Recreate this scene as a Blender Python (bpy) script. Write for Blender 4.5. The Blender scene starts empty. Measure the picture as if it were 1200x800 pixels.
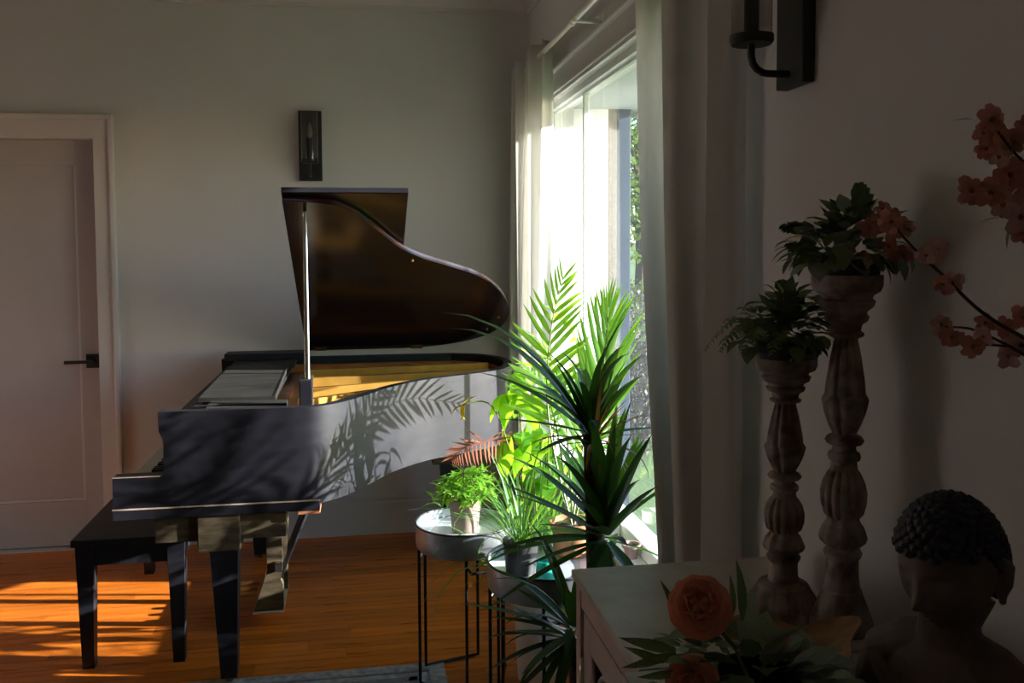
import bpy, bmesh, math, random
from mathutils import Vector, Matrix

# ------------------------------------------------------------------ camera
scene = bpy.context.scene
COL = scene.collection
cam_data = bpy.data.cameras.new('camera')
cam = bpy.data.objects.new('camera', cam_data)
COL.objects.link(cam)
FPX = 1060.0
cam_data.sensor_width = 36.0
cam_data.lens = FPX / 1200.0 * 36.0
cam_data.shift_y = -50.0 / 1200.0
cam_data.clip_start = 0.02
cam_data.clip_end = 300
XR = Vector((0.98576702, -0.16805711, -0.00449257))     # camera right in the room
YD = Vector((-0.01404747, -0.05570954, -0.99834819))    # camera down
ZF = Vector((0.16752923, 0.98420184, -0.0572774))       # camera forward
cam.matrix_world = Matrix((
    (XR.x, -YD.x, -ZF.x, 0.0),
    (XR.y, -YD.y, -ZF.y, 0.0),
    (XR.z, -YD.z, -ZF.z, 1.5),
    (0, 0, 0, 1)))
scene.camera = cam

# ------------------------------------------------------------------ light
SUN_AZ = math.radians(10.3)
SUN_EL = math.radians(16.4)
SUN_E = 22.0
SKY_E = 0.75
world = bpy.data.worlds.new('world')
scene.world = world
world.use_nodes = True
wn, wl = world.node_tree.nodes, world.node_tree.links
wn.clear()
sky = wn.new('ShaderNodeTexSky')
sky.sky_type = 'NISHITA'
sky.sun_disc = False
sky.sun_elevation = SUN_EL
sky.sun_rotation = math.radians(100.3)
sky.air_density = 1.0
sky.dust_density = 0.6
sky.ozone_density = 3.0
bg = wn.new('ShaderNodeBackground')
bg.inputs['Strength'].default_value = SKY_E
wo = wn.new('ShaderNodeOutputWorld')
wl.new(sky.outputs[0], bg.inputs[0])
wl.new(bg.outputs[0], wo.inputs[0])

sun_d = bpy.data.lights.new('sun', 'SUN')
sun_d.energy = SUN_E
sun_d.angle = math.radians(0.6)
sun_d.color = (1.0, 0.965, 0.92)
sun = bpy.data.objects.new('sun', sun_d)
COL.objects.link(sun)
SUN_DIR = Vector((-math.cos(SUN_AZ) * math.cos(SUN_EL), math.sin(SUN_AZ) * math.cos(SUN_EL), -math.sin(SUN_EL)))
sun.rotation_euler = SUN_DIR.to_track_quat('-Z', 'Y').to_euler()
sun.location = (8, 0, 5)

scene.view_settings.view_transform = 'Standard'
scene.view_settings.look = 'None'
scene.view_settings.exposure = 0.22
scene.view_settings.gamma = 1.0
scene.view_settings.use_curve_mapping = False
scene.cycles.use_denoising = True
scene.cycles.max_bounces = 10
scene.cycles.diffuse_bounces = 6
scene.cycles.transparent_max_bounces = 12
scene.cycles.sample_clamp_indirect = 6.0

# ------------------------------------------------------------------ materials
def mat(name, col, rough=0.5, metal=0.0, noise=0.0, nscale=8.0, stretch=(1, 1, 1), bump=0.0, bscale=60.0,
        trans=0.0, tcol=None, coat=0.0, spec=0.5, rnd=0.0, col2=None, rough2=None, nlow=0.35, nhigh=0.65):
    m = bpy.data.materials.new(name)
    m.use_nodes = True
    n, l = m.node_tree.nodes, m.node_tree.links
    n.clear()
    out = n.new('ShaderNodeOutputMaterial')
    p = n.new('ShaderNodeBsdfPrincipled')
    p.inputs['Base Color'].default_value = (*col, 1)
    p.inputs['Roughness'].default_value = rough
    p.inputs['Metallic'].default_value = metal
    p.inputs['Specular IOR Level'].default_value = spec
    if coat:
        p.inputs['Coat Weight'].default_value = coat
        p.inputs['Coat Roughness'].default_value = 0.08
    tc = n.new('ShaderNodeTexCoord')
    src = None
    if noise or col2:
        mp = n.new('ShaderNodeMapping')
        mp.inputs['Scale'].default_value = stretch
        l.new(tc.outputs['Object'], mp.inputs[0])
        nz = n.new('ShaderNodeTexNoise')
        nz.inputs['Scale'].default_value = nscale
        nz.inputs['Detail'].default_value = 5
        l.new(mp.outputs[0], nz.inputs['Vector'])
        rp = n.new('ShaderNodeValToRGB')
        rp.color_ramp.elements[0].position = nlow
        rp.color_ramp.elements[1].position = nhigh
        c2 = col2 if col2 else tuple(c * (1 - noise) for c in col)
        rp.color_ramp.elements[0].color = (*c2, 1)
        rp.color_ramp.elements[1].color = (*col, 1)
        l.new(nz.outputs['Fac'], rp.inputs[0])
        src = rp.outputs[0]
        if rough2 is not None:
            mr = n.new('ShaderNodeMapRange')
            mr.inputs['From Min'].default_value = nlow
            mr.inputs['From Max'].default_value = nhigh
            mr.inputs['To Min'].default_value = rough2
            mr.inputs['To Max'].default_value = rough
            l.new(nz.outputs['Fac'], mr.inputs[0])
            l.new(mr.outputs[0], p.inputs['Roughness'])
    if rnd:
        oi = n.new('ShaderNodeObjectInfo')
        hs = n.new('ShaderNodeHueSaturation')
        mr2 = n.new('ShaderNodeMapRange')
        mr2.inputs['To Min'].default_value = 1 - rnd
        mr2.inputs['To Max'].default_value = 1 + rnd
        l.new(oi.outputs['Random'], mr2.inputs[0])
        l.new(mr2.outputs[0], hs.inputs['Value'])
        if src:
            l.new(src, hs.inputs['Color'])
        else:
            hs.inputs['Color'].default_value = (*col, 1)
        src = hs.outputs[0]
    if src:
        l.new(src, p.inputs['Base Color'])
    if bump:
        nb = n.new('ShaderNodeTexNoise')
        nb.inputs['Scale'].default_value = bscale
        nb.inputs['Detail'].default_value = 4
        mpb = n.new('ShaderNodeMapping')
        mpb.inputs['Scale'].default_value = stretch
        l.new(tc.outputs['Object'], mpb.inputs[0])
        l.new(mpb.outputs[0], nb.inputs['Vector'])
        b = n.new('ShaderNodeBump')
        b.inputs['Strength'].default_value = bump
        b.inputs['Distance'].default_value = 0.01
        l.new(nb.outputs['Fac'], b.inputs['Height'])
        l.new(b.outputs[0], p.inputs['Normal'])
    if trans:
        t = n.new('ShaderNodeBsdfTranslucent')
        t.inputs['Color'].default_value = (*(tcol or col), 1)
        mx = n.new('ShaderNodeMixShader')
        mx.inputs[0].default_value = trans
        l.new(p.outputs[0], mx.inputs[1])
        l.new(t.outputs[0], mx.inputs[2])
        l.new(mx.outputs[0], out.inputs[0])
    else:
        l.new(p.outputs[0], out.inputs[0])
    return m


def glass_mat(name, tint=(1, 1, 1), refl=0.08, haze=0.0, hazecol=(0.8, 0.9, 1.0)):
    m = bpy.data.materials.new(name)
    m.use_nodes = True
    n, l = m.node_tree.nodes, m.node_tree.links
    n.clear()
    out = n.new('ShaderNodeOutputMaterial')
    tr = n.new('ShaderNodeBsdfTransparent')
    tr.inputs[0].default_value = (*tint, 1)
    gl = n.new('ShaderNodeBsdfGlossy')
    gl.inputs['Roughness'].default_value = 0.02
    fr = n.new('ShaderNodeLayerWeight')       # Schlick reflectance, the same from both sides
    fr.inputs['Blend'].default_value = 0.5
    pw5 = n.new('ShaderNodeMath')
    pw5.operation = 'POWER'
    pw5.inputs[1].default_value = 5.0
    l.new(fr.outputs['Facing'], pw5.inputs[0])
    mth = n.new('ShaderNodeMath')
    mth.operation = 'MULTIPLY_ADD'
    mth.inputs[1].default_value = 0.9 * refl
    mth.inputs[2].default_value = 0.04 * refl
    l.new(pw5.outputs[0], mth.inputs[0])
    mx = n.new('ShaderNodeMixShader')
    l.new(mth.outputs[0], mx.inputs[0])
    l.new(tr.outputs[0], mx.inputs[1])
    l.new(gl.outputs[0], mx.inputs[2])
    last = mx.outputs[0]
    if haze:
        df = n.new('ShaderNodeBsdfTranslucent')
        df.inputs[0].default_value = (*hazecol, 1)
        mx2 = n.new('ShaderNodeMixShader')
        mx2.inputs[0].default_value = haze
        l.new(last, mx2.inputs[1])
        l.new(df.outputs[0], mx2.inputs[2])
        last = mx2.outputs[0]
    l.new(last, out.inputs[0])
    return m


M = {}
M['wall'] = mat('wall_paint', (0.585, 0.575, 0.57), 0.75, noise=0.05, nscale=3, bump=0.05, bscale=90)
M['ceil'] = mat('ceiling_paint', (0.60, 0.585, 0.56), 0.8, noise=0.04, nscale=3)
M['trim'] = mat('trim_paint', (0.55, 0.52, 0.515), 0.42, noise=0.05, nscale=5)
M['wframe'] = mat('window_frame_paint', (0.74, 0.76, 0.76), 0.4, noise=0.05, nscale=6)
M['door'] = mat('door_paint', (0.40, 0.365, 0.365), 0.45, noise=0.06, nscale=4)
M['floor'] = mat('floor_wood', (0.64, 0.175, 0.018), 0.36, spec=0.28, nscale=5, stretch=(0.5, 6, 6), col2=(0.44, 0.105, 0.011), rnd=0.22,
                 bump=0.04, bscale=14, rough2=0.26)
M['rug'] = mat('rug_wool', (0.42, 0.40, 0.42), 0.95, nscale=40, col2=(0.22, 0.21, 0.24), bump=0.5, bscale=300)
M['rugd'] = mat('rug_pattern', (0.24, 0.22, 0.25), 0.95, noise=0.4, nscale=60, bump=0.5, bscale=300)
M['black'] = mat('piano_satin_black', (0.010, 0.010, 0.016), 0.42, spec=0.34, nscale=9, stretch=(1, 1, 3), col2=(0.015, 0.015, 0.021), nlow=0.3, nhigh=0.75,
                 bump=0.03, bscale=40, rough2=0.50)
M['gloss'] = mat('piano_gloss_black', (0.007, 0.006, 0.012), 0.14, noise=0.3, nscale=6, rough2=0.2)
M['lidgloss'] = mat('lid_black_brown_reflection', (0.022, 0.008, 0.004), 0.14, nscale=3, stretch=(1, 5, 1), col2=(0.008, 0.006, 0.011), rough2=0.2)  # brown streaks are a reflection put into the colour of the black lid
M['dusty'] = mat('piano_dusty_black', (0.040, 0.038, 0.035), 0.6, spec=0.12, nscale=5, stretch=(1, 7, 1), col2=(0.018, 0.017, 0.016), bump=0.03, bscale=40)
M['aged'] = mat('aged_brown_wood', (0.120, 0.090, 0.052), 0.6, spec=0.2, nscale=12, stretch=(1, 4, 4), col2=(0.05, 0.038, 0.024))
M['worn'] = mat('piano_worn_wood', (0.16, 0.11, 0.06), 0.5, nscale=12, stretch=(1, 1, 4), col2=(0.05, 0.035, 0.02))
M['edge'] = mat('pale_edge_wood', (0.55, 0.42, 0.33), 0.5, noise=0.3, nscale=30)
M['gold'] = mat('plate_gold_paint', (0.75, 0.42, 0.09), 0.32, 0.7, noise=0.15, nscale=14)
M['sound'] = mat('soundboard_wood', (0.66, 0.40, 0.13), 0.38, nscale=5, stretch=(2, 22, 1), col2=(0.52, 0.28, 0.07))
M['liner'] = mat('inner_rim_wood', (0.42, 0.15, 0.03), 0.3, nscale=5, stretch=(2, 2, 16), col2=(0.28, 0.09, 0.02))
M['steel'] = mat('string_steel', (0.7, 0.66, 0.55), 0.3, 1.0, noise=0.1, nscale=20)
M['brass'] = mat('brass', (0.55, 0.30, 0.09), 0.35, 1.0, noise=0.2, nscale=30)
M['chrome'] = mat('chrome', (0.8, 0.78, 0.74), 0.15, 1.0, noise=0.1, nscale=20)
M['felt'] = mat('red_felt', (0.35, 0.05, 0.03), 0.95, noise=0.2, nscale=80)
M['ivory'] = mat('ivory_key', (0.62, 0.58, 0.46), 0.35, noise=0.08, nscale=40, rnd=0.05)
M['ebony'] = mat('ebony_key', (0.015, 0.015, 0.016), 0.35, noise=0.2, nscale=40)
M['curtain'] = mat('curtain_cloth', (0.78, 0.765, 0.735), 0.9, noise=0.04, nscale=30, bump=0.1, bscale=400, trans=0.48, tcol=(0.80, 0.785, 0.75), stretch=(1, 1, 0.4))
M['rod'] = mat('rod_metal', (0.80, 0.77, 0.72), 0.35, 0.2, noise=0.08, nscale=20)
M['iron'] = mat('black_iron', (0.016, 0.016, 0.020), 0.5, 0.2, noise=0.2, nscale=20)
M['leg_iron'] = mat('dark_steel_wire', (0.05, 0.05, 0.065), 0.25, 0.8, noise=0.2, nscale=20)
M['galv'] = mat('galvanized_steel', (0.50, 0.53, 0.57), 0.36, 0.85, nscale=16, col2=(0.34, 0.36, 0.40), bump=0.04, bscale=40)
M['galvin'] = mat('tray_floor_zinc', (0.62, 0.66, 0.70), 0.45, 0.35, nscale=12, col2=(0.46, 0.50, 0.56))
M['glassw'] = glass_mat('window_glass', (0.95, 0.975, 0.975), 1.0, 0.008)
M['glassc'] = glass_mat('clear_glass', (0.76, 0.74, 0.72), 1.6, 0.04)
M['glassd'] = glass_mat('cabinet_glass', (0.55, 0.56, 0.58), 1.0, 0.01)
M['teal'] = mat('teal_glaze', (0.05, 0.48, 0.42), 0.2, trans=0.35, noise=0.15, nscale=25)
M['potpink'] = mat('clay_pot', (0.34, 0.24, 0.21), 0.8, noise=0.15, nscale=20, bump=0.1, bscale=120)
M['terra'] = mat('terracotta', (0.48, 0.20, 0.09), 0.8, noise=0.2, nscale=20)
M['potdark'] = mat('dark_pot', (0.025, 0.025, 0.028), 0.5, noise=0.2, nscale=20)
M['potwhite'] = mat('white_ceramic', (0.75, 0.72, 0.66), 0.3, noise=0.06, nscale=20)
M['soil'] = mat('soil', (0.04, 0.026, 0.018), 0.95, noise=0.5, nscale=80, bump=0.6, bscale=120)
M['yucca'] = mat('yucca_leaf', (0.026, 0.075, 0.022), 0.48, spec=0.25, noise=0.35, nscale=6, stretch=(14, 1, 1), trans=0.26, tcol=(0.08, 0.20, 0.015), rnd=0.3)
M['yuccay'] = mat('yucca_dry_leaf', (0.42, 0.20, 0.05), 0.6, noise=0.4, nscale=8, trans=0.3, tcol=(0.6, 0.25, 0.04), rnd=0.2)
M['bark'] = mat('bark', (0.10, 0.075, 0.055), 0.9, noise=0.5, nscale=25, stretch=(1, 1, 3), bump=0.8, bscale=50)
M['palm'] = mat('palm_leaf', (0.11, 0.26, 0.03), 0.4, noise=0.25, nscale=8, trans=0.5, tcol=(0.34, 0.62, 0.02), rnd=0.25)
M['stem'] = mat('palm_stem', (0.16, 0.18, 0.05), 0.5, noise=0.3, nscale=20)
M['broad'] = mat('broad_leaf', (0.10, 0.28, 0.03), 0.35, noise=0.2, nscale=10, trans=0.55, tcol=(0.36, 0.66, 0.03), rnd=0.3)
M['bushy'] = mat('bushy_leaf', (0.17, 0.40, 0.04), 0.42, noise=0.2, nscale=10, trans=0.4, tcol=(0.40, 0.72, 0.04), rnd=0.3)
M['sedge'] = mat('sedge_blade', (0.07, 0.20, 0.04), 0.5, noise=0.2, nscale=8, trans=0.35, tcol=(0.2, 0.45, 0.04), rnd=0.4)
M['dryfern'] = mat('dry_fern', (0.30, 0.075, 0.03), 0.7, noise=0.3, nscale=20, trans=0.3, tcol=(0.6, 0.16, 0.05), rnd=0.3)
M['fernleaf'] = mat('dark_fern_leaf', (0.15, 0.24, 0.09), 0.5, noise=0.3, nscale=20, trans=0.15, rnd=0.35)
M['sage'] = mat('sage_leaf', (0.28, 0.36, 0.26), 0.6, noise=0.25, nscale=20, trans=0.15, rnd=0.3)
M['coral'] = mat('coral_petal', (0.60, 0.26, 0.21), 0.7, noise=0.2, nscale=40, trans=0.2, rnd=0.2)
M['pink'] = mat('pale_pink_petal', (0.66, 0.40, 0.36), 0.7, noise=0.2, nscale=40, trans=0.2, rnd=0.15)
M['rose'] = mat('orange_rose_petal', (0.90, 0.52, 0.40), 0.7, nscale=30, col2=(0.88, 0.38, 0.24), trans=0.15, rnd=0.15)
M['twig'] = mat('twig', (0.08, 0.05, 0.04), 0.8, noise=0.3, nscale=30)
M['cabinet'] = mat('whitewashed_wood', (0.46, 0.36, 0.32), 0.55, nscale=7, stretch=(1, 1, 1), col2=(0.38, 0.29, 0.26), bump=0.05, bscale=40)
M['cabtop'] = mat('whitewashed_top', (0.50, 0.48, 0.45), 0.42, nscale=9, col2=(0.36, 0.33, 0.30), nlow=0.3, nhigh=0.55, bump=0.08, bscale=60)
M['cabdark'] = mat('cabinet_dark_sheet', (0.05, 0.045, 0.045), 0.8, noise=0.2, nscale=10)
M['carved'] = mat('carved_washed_wood', (0.33, 0.28, 0.25), 0.75, nscale=26, col2=(0.14, 0.095, 0.07), nlow=0.38, nhigh=0.6, bump=0.25, bscale=60)
M['statue'] = mat('dark_statue_stone', (0.155, 0.118, 0.098), 0.6, nscale=16, col2=(0.06, 0.045, 0.04), bump=0.1, bscale=60)
M['hair'] = mat('statue_hair', (0.018, 0.017, 0.036), 0.6, noise=0.4, nscale=30)
M['driftwood'] = mat('driftwood', (0.48, 0.30, 0.17), 0.65, nscale=8, stretch=(1, 5, 5), col2=(0.26, 0.15, 0.08), bump=0.2, bscale=40)
M['stucco'] = mat('stucco', (0.86, 0.86, 0.85), 0.9, noise=0.08, nscale=30, bump=0.15, bscale=70)
M['stuccob'] = mat('stucco_beige', (0.24, 0.20, 0.155), 0.9, noise=0.25, nscale=40, bump=0.8, bscale=60)
M['bluepost'] = mat('blue_grey_paint', (0.035, 0.055, 0.085), 0.7, noise=0.1, nscale=10)
M['soffit'] = mat('soffit_paint', (0.33, 0.36, 0.35), 0.7, noise=0.06, nscale=6)
M['lawn'] = mat('lawn_ground', (0.12, 0.18, 0.045), 0.95, nscale=1.2, col2=(0.07, 0.115, 0.035), bump=0.8, bscale=30)
M['tree'] = mat('tree_leaf', (0.07, 0.13, 0.03), 0.6, noise=0.4, nscale=2, trans=0.4, tcol=(0.17, 0.27, 0.045))
M['shrubd'] = mat('dry_shrub_twigs', (0.22, 0.195, 0.175), 0.9, noise=0.4, nscale=3, trans=0.1)
M['bulb'] = mat('bulb_glass', (0.30, 0.29, 0.26), 0.15, trans=0.3, noise=0.05, nscale=10)

# ------------------------------------------------------------------ builders
class MB:
    """collects shapes in one bmesh, links them as ONE mesh object"""
    def __init__(self):
        self.bm = bmesh.new()

    def box(self, x0, x1, y0, y1, z0, z1, bev=0.0):
        r = bmesh.ops.create_cube(self.bm, size=1.0)
        vs = r['verts']
        for v in vs:
            v.co = Vector(((x0 + x1) / 2 + v.co.x * (x1 - x0), (y0 + y1) / 2 + v.co.y * (y1 - y0), (z0 + z1) / 2 + v.co.z * (z1 - z0)))
        if bev:
            es = list({e for v in vs for e in v.link_edges})
            bmesh.ops.bevel(self.bm, geom=es, offset=bev, segments=2, affect='EDGES', profile=0.6)
        return self

    def tube(self, pts, rads, seg=8, cap=True):
        pts = [Vector(p) for p in pts]
        if not isinstance(rads, (list, tuple)):
            rads = [rads] * len(pts)
        rings = []
        ref = None
        for i, p in enumerate(pts):
            d = (pts[min(i + 1, len(pts) - 1)] - pts[max(i - 1, 0)])
            if d.length < 1e-9:
                d = Vector((0, 0, 1))
            d.normalize()
            if ref is None:
                ref = Vector((0, 0, 1)) if abs(d.z) < 0.9 else Vector((1, 0, 0))
            a = d.cross(ref)
            if a.length < 1e-6:
                a = d.cross(Vector((0.3, 1, 0.2)))
            a.normalize()
            b = d.cross(a).normalized()
            ref = a.cross(d)
            rings.append([self.bm.verts.new(p + (a * math.cos(2 * math.pi * k / seg) + b * math.sin(2 * math.pi * k / seg)) * rads[i]) for k in range(seg)])
        for i in range(len(rings) - 1):
            for k in range(seg):
                f = self.bm.faces.new((rings[i][k], rings[i][(k + 1) % seg], rings[i + 1][(k + 1) % seg], rings[i + 1][k]))
                f.smooth = True
        if cap:
            self.bm.faces.new(list(reversed(rings[0])))
            self.bm.faces.new(rings[-1])
        return self

    def lathe(self, prof, c=(0, 0, 0), seg=32, flute=None, close=True, smooth=True):
        """prof: list of (r, z); flute(z, angle) -> radius factor"""
        c = Vector(c)
        rings = []
        for r, z in prof:
            if r < 1e-6:
                rings.append([self.bm.verts.new(c + Vector((0, 0, z)))])
                continue
            ring = []
            for k in range(seg):
                a = 2 * math.pi * k / seg
                q = r * (flute(z, a) if flute else 1.0)
                ring.append(self.bm.verts.new(c + Vector((q * math.cos(a), q * math.sin(a), z))))
            rings.append(ring)
        for i in range(len(rings) - 1):
            A, B = rings[i], rings[i + 1]
            for k in range(seg):
                k2 = (k + 1) % seg
                if len(A) == 1 and len(B) == 1:
                    continue
                if len(A) == 1:
                    f = self.bm.faces.new((A[0], B[k2], B[k]))
                elif len(B) == 1:
                    f = self.bm.faces.new((A[k], A[k2], B[0]))
                else:
                    f = self.bm.faces.new((A[k], A[k2], B[k2], B[k]))
                f.smooth = smooth
        if close:
            if len(rings[0]) > 1:
                self.bm.faces.new(list(reversed(rings[0])))
            if len(rings[-1]) > 1:
                self.bm.faces.new(rings[-1])
        return self

    def prism(self, poly, lo, hi, axis='z', smooth=False):
        def P(a, b, t):
            return Vector((a, b, t)) if axis == 'z' else (Vector((a, t, b)) if axis == 'y' else Vector((t, a, b)))
        A = [self.bm.verts.new(P(a, b, lo)) for a, b in poly]
        B = [self.bm.verts.new(P(a, b, hi)) for a, b in poly]
        n = len(poly)
        for i in range(n):
            f = self.bm.faces.new((A[i], A[(i + 1) % n], B[(i + 1) % n], B[i]))
            f.smooth = smooth
        self.bm.faces.new(list(reversed(A)))
        self.bm.faces.new(B)
        return self

    def ribbon(self, outer, inner, z0, z1):
        """a wall between two open polylines"""
        n = len(outer)
        V = [[self.bm.verts.new((p[0], p[1], z)) for p in line] for line in (outer, inner) for z in (z0, z1)]
        ob, ot, ib, it = V
        for i in range(n - 1):
            for q in ((ob[i], ob[i + 1], ot[i + 1], ot[i]), (ib[i + 1], ib[i], it[i], it[i + 1]),
                      (ot[i], ot[i + 1], it[i + 1], it[i]), (ob[i + 1], ob[i], ib[i], ib[i + 1])):
                f = self.bm.faces.new(q)
                f.smooth = True
        self.bm.faces.new((ob[0], ot[0], it[0], ib[0]))
        self.bm.faces.new((ob[-1], ib[-1], it[-1], ot[-1]))
        return self

    def frustum(self, c0, s0, c1, s1):
        """square taper from centre c0 (half size s0) to c1 (half size s1)"""
        vs = []
        for c, s in ((c0, s0), (c1, s1)):
            sx, sy = (s, s) if not isinstance(s, tuple) else s
            vs.append([self.bm.verts.new((c[0] + a * sx, c[1] + b * sy, c[2])) for a, b in ((-1, -1), (1, -1), (1, 1), (-1, 1))])
        A, B = vs
        for i in range(4):
            self.bm.faces.new((A[i], A[(i + 1) % 4], B[(i + 1) % 4], B[i]))
        self.bm.faces.new(list(reversed(A)))
        self.bm.faces.new(B)
        return self

    def sphere(self, c, r, seg=16, rings=10, scale=(1, 1, 1)):
        res = bmesh.ops.create_uvsphere(self.bm, u_segments=seg, v_segments=rings, radius=r)
        for v in res['verts']:
            v.co = Vector((v.co.x * scale[0], v.co.y * scale[1], v.co.z * scale[2])) + Vector(c)
            for f in v.link_faces:
                f.smooth = True
        return self

    def mesh(self, name, m):
        bmesh.ops.recalc_face_normals(self.bm, faces=self.bm.faces)
        for e in self.bm.edges:
            if len(e.link_faces) == 2 and e.calc_face_angle(0) > 0.6:
                e.smooth = False
        me = bpy.data.meshes.new(name)
        self.bm.to_mesh(me)
        self.bm.free()
        me.materials.append(m)
        return me

    def build(self, name, m, parent=None, off=True):
        """coordinates given in the room; moved into the parent's frame when there is one"""
        if parent is not None and off:
            bmesh.ops.translate(self.bm, verts=self.bm.verts, vec=-WORLD(parent))
        o = bpy.data.objects.new(name, self.mesh(name, m))
        COL.objects.link(o)
        if parent is not None:
            o.parent = parent
        return o


def WORLD(o):
    v = Vector((0, 0, 0))
    while o is not None:
        v = v + o.location
        o = o.parent
    return v


def tag(o, label=None, cat=None, group=None, kind=None):
    if label:
        o['label'] = label
    if cat:
        o['category'] = cat
    if group:
        o['group'] = group
    if kind:
        o['kind'] = kind
    return o


def thing(name, loc, label, cat, group=None):
    o = bpy.data.objects.new(name, None)
    o.empty_display_size = 0.05
    COL.objects.link(o)
    o.location = loc
    return tag(o, label, cat, group)


def struct(o):
    o['kind'] = 'structure'
    return o


def link(name, me, parent, loc, rot=None, scale=1.0):
    """a piece that shares its mesh; loc in the room"""
    o = bpy.data.objects.new(name, me)
    COL.objects.link(o)
    base = WORLD(parent) if parent is not None else Vector((0, 0, 0))
    o.parent = parent
    if rot is not None:
        o.rotation_mode = 'QUATERNION'
        o.rotation_quaternion = rot
    o.location = Vector(loc) - base
    o.scale = (scale, scale, scale) if not isinstance(scale, (tuple, list)) else scale
    return o


def orient(d, up=(0, 0, 1), roll=0.0):
    y = Vector(d).normalized()
    x = y.cross(Vector(up))
    if x.length < 1e-4:
        x = y.cross(Vector((1, 0.2, 0)))
    x.normalize()
    z = x.cross(y)
    q = Matrix((x, y, z)).transposed().to_quaternion()
    if roll:
        q = q @ Matrix.Rotation(roll, 3, 'Y').to_quaternion()
    return q


def leaf_mesh(name, m, w=0.05, droop=0.6, fold=0.25, n=6, shape='sword', wave=0.0):
    """unit-long leaf along +Y, face up +Z"""
    b = MB()
    y = z = 0.0
    rows = []
    for i in range(n + 1):
        t = i / n
        a = -droop * t * t
        if i:
            y += math.cos(a) / n
            z += math.sin(a) / n
        if shape == 'sword':
            ww = w * min(1.0, 0.45 + 2.2 * t) * (1 - t ** 3) if t < 1 else 0
        elif shape == 'oval':
            ww = w * math.sin(math.pi * min(1, 0.06 + 0.94 * t) ** 0.8) if t < 1 else 0
        else:
            ww = w * (0.25 + 0.75 * math.sin(math.pi * min(1, t / 1.2)) ** 0.8) if t < 0.98 else 0.55 * w
        ww = max(ww, 0.0008)
        wz = fold * ww + wave * ww * math.sin(t * 9)
        rows.append((b.bm.verts.new((-ww, y, z + wz)), b.bm.verts.new((0, y, z)), b.bm.verts.new((ww, y, z + fold * ww - wave * ww * math.sin(t * 9 + 1)))))
    for i in range(n):
        for k in range(2):
            f = b.bm.faces.new((rows[i][k], rows[i][k + 1], rows[i + 1][k + 1], rows[i + 1][k]))
            f.smooth = True
    me = bpy.data.meshes.new(name)
    b.bm.to_mesh(me)
    b.bm.free()
    me.materials.append(m)
    return me


def catmull(pts, n=8):
    pts = [Vector((*p, 0)) if len(p) == 2 else Vector(p) for p in pts]
    out = []
    for i in range(len(pts) - 1):
        p0 = pts[max(i - 1, 0)]
        p1, p2 = pts[i], pts[i + 1]
        p3 = pts[min(i + 2, len(pts) - 1)]
        for k in range(n):
            t = k / n
            out.append(0.5 * ((2 * p1) + (p2 - p0) * t + (2 * p0 - 5 * p1 + 4 * p2 - p3) * t * t + (3 * p1 - p0 - 3 * p2 + p3) * t ** 3))
    out.append(pts[-1])
    return out


def offset_line(line, d):
    """shift a 2-D polyline to its left by d"""
    out = []
    for i, p in enumerate(line):
        a = line[max(i - 1, 0)]
        c = line[min(i + 1, len(line) - 1)]
        t = Vector((c[0] - a[0], c[1] - a[1], 0))
        t.normalize()
        out.append((p[0] - t.y * d, p[1] + t.x * d))
    return out

# ------------------------------------------------------------------ room shell
WX = 0.905      # window wall, inner face
WY = 4.74       # door wall, inner face
ZC = 2.86
XL, YR = -3.4, -2.2
WIN = (2.365, 4.33, 0.46, 2.174)    # opening: y0, y1, z0, z1
WT = 0.14

b = MB()
b.box(WX, WX + WT, YR, WIN[0], 0, ZC)
b.box(WX, WX + WT, WIN[1], WY + 0.12, 0, ZC)
b.box(WX, WX + WT, WIN[0], WIN[1], WIN[3], ZC)
b.box(WX, WX + WT, WIN[0], WIN[1], 0, WIN[2])
struct(b.build('wall_right', M['wall']))
DX0, DX1, DZ = -2.10, -1.262, 2.04
b = MB()
b.box(XL, DX0, WY, WY + 0.12, 0, ZC)
b.box(DX1, WX, WY, WY + 0.12, 0, ZC)
b.box(DX0, DX1, WY, WY + 0.12, DZ, ZC)
struct(b.build('wall_back', M['wall']))
struct(MB().box(XL - 0.12, XL, YR, WY + 0.12, 0, ZC).build('wall_left', M['wall']))
struct(MB().box(XL - 0.12, WX + WT, YR - 0.12, YR, 0, ZC).build('wall_front', M['wall']))
struct(MB().box(XL - 0.12, WX + WT, YR - 0.12, WY + 0.12, ZC, ZC + 0.1).build('ceiling', M['ceil']))
floor = struct(MB().box(XL - 0.12, WX + WT, YR - 0.12, WY + 0.12, -0.12, -0.012).build('floor', M['floor']))
# floor boards, one object each
rng = random.Random(3)
pw = 0.085
plank_me = {}
for L in (0.7, 1.1, 1.5):
    b = MB().box(-L / 2, L / 2, -pw / 2 + 0.0008, pw / 2 - 0.0008, -0.012, 0.0, bev=0.0012)
    plank_me[L] = b.mesh('plank', M['floor'])
y = WY - pw / 2
while y > 1.9:
    x = -2.7 - rng.random() * 0.9
    while x < WX:
        L = rng.choice((0.7, 1.1, 1.1, 1.5))
        if x + L > -2.9:
            x1 = min(x + L, WX)
            if x1 - x > 0.05:
                o = link('plank', plank_me[L], floor, ((x + x1) / 2, y, 0), None, ((x1 - x - 0.0012) / L, 1, 1))
        x += L
    y -= pw
struct(MB().box(XL, WX, YR, y + pw / 2, -0.012, 0).build('floor_underlay', M['floor'], floor))

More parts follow.
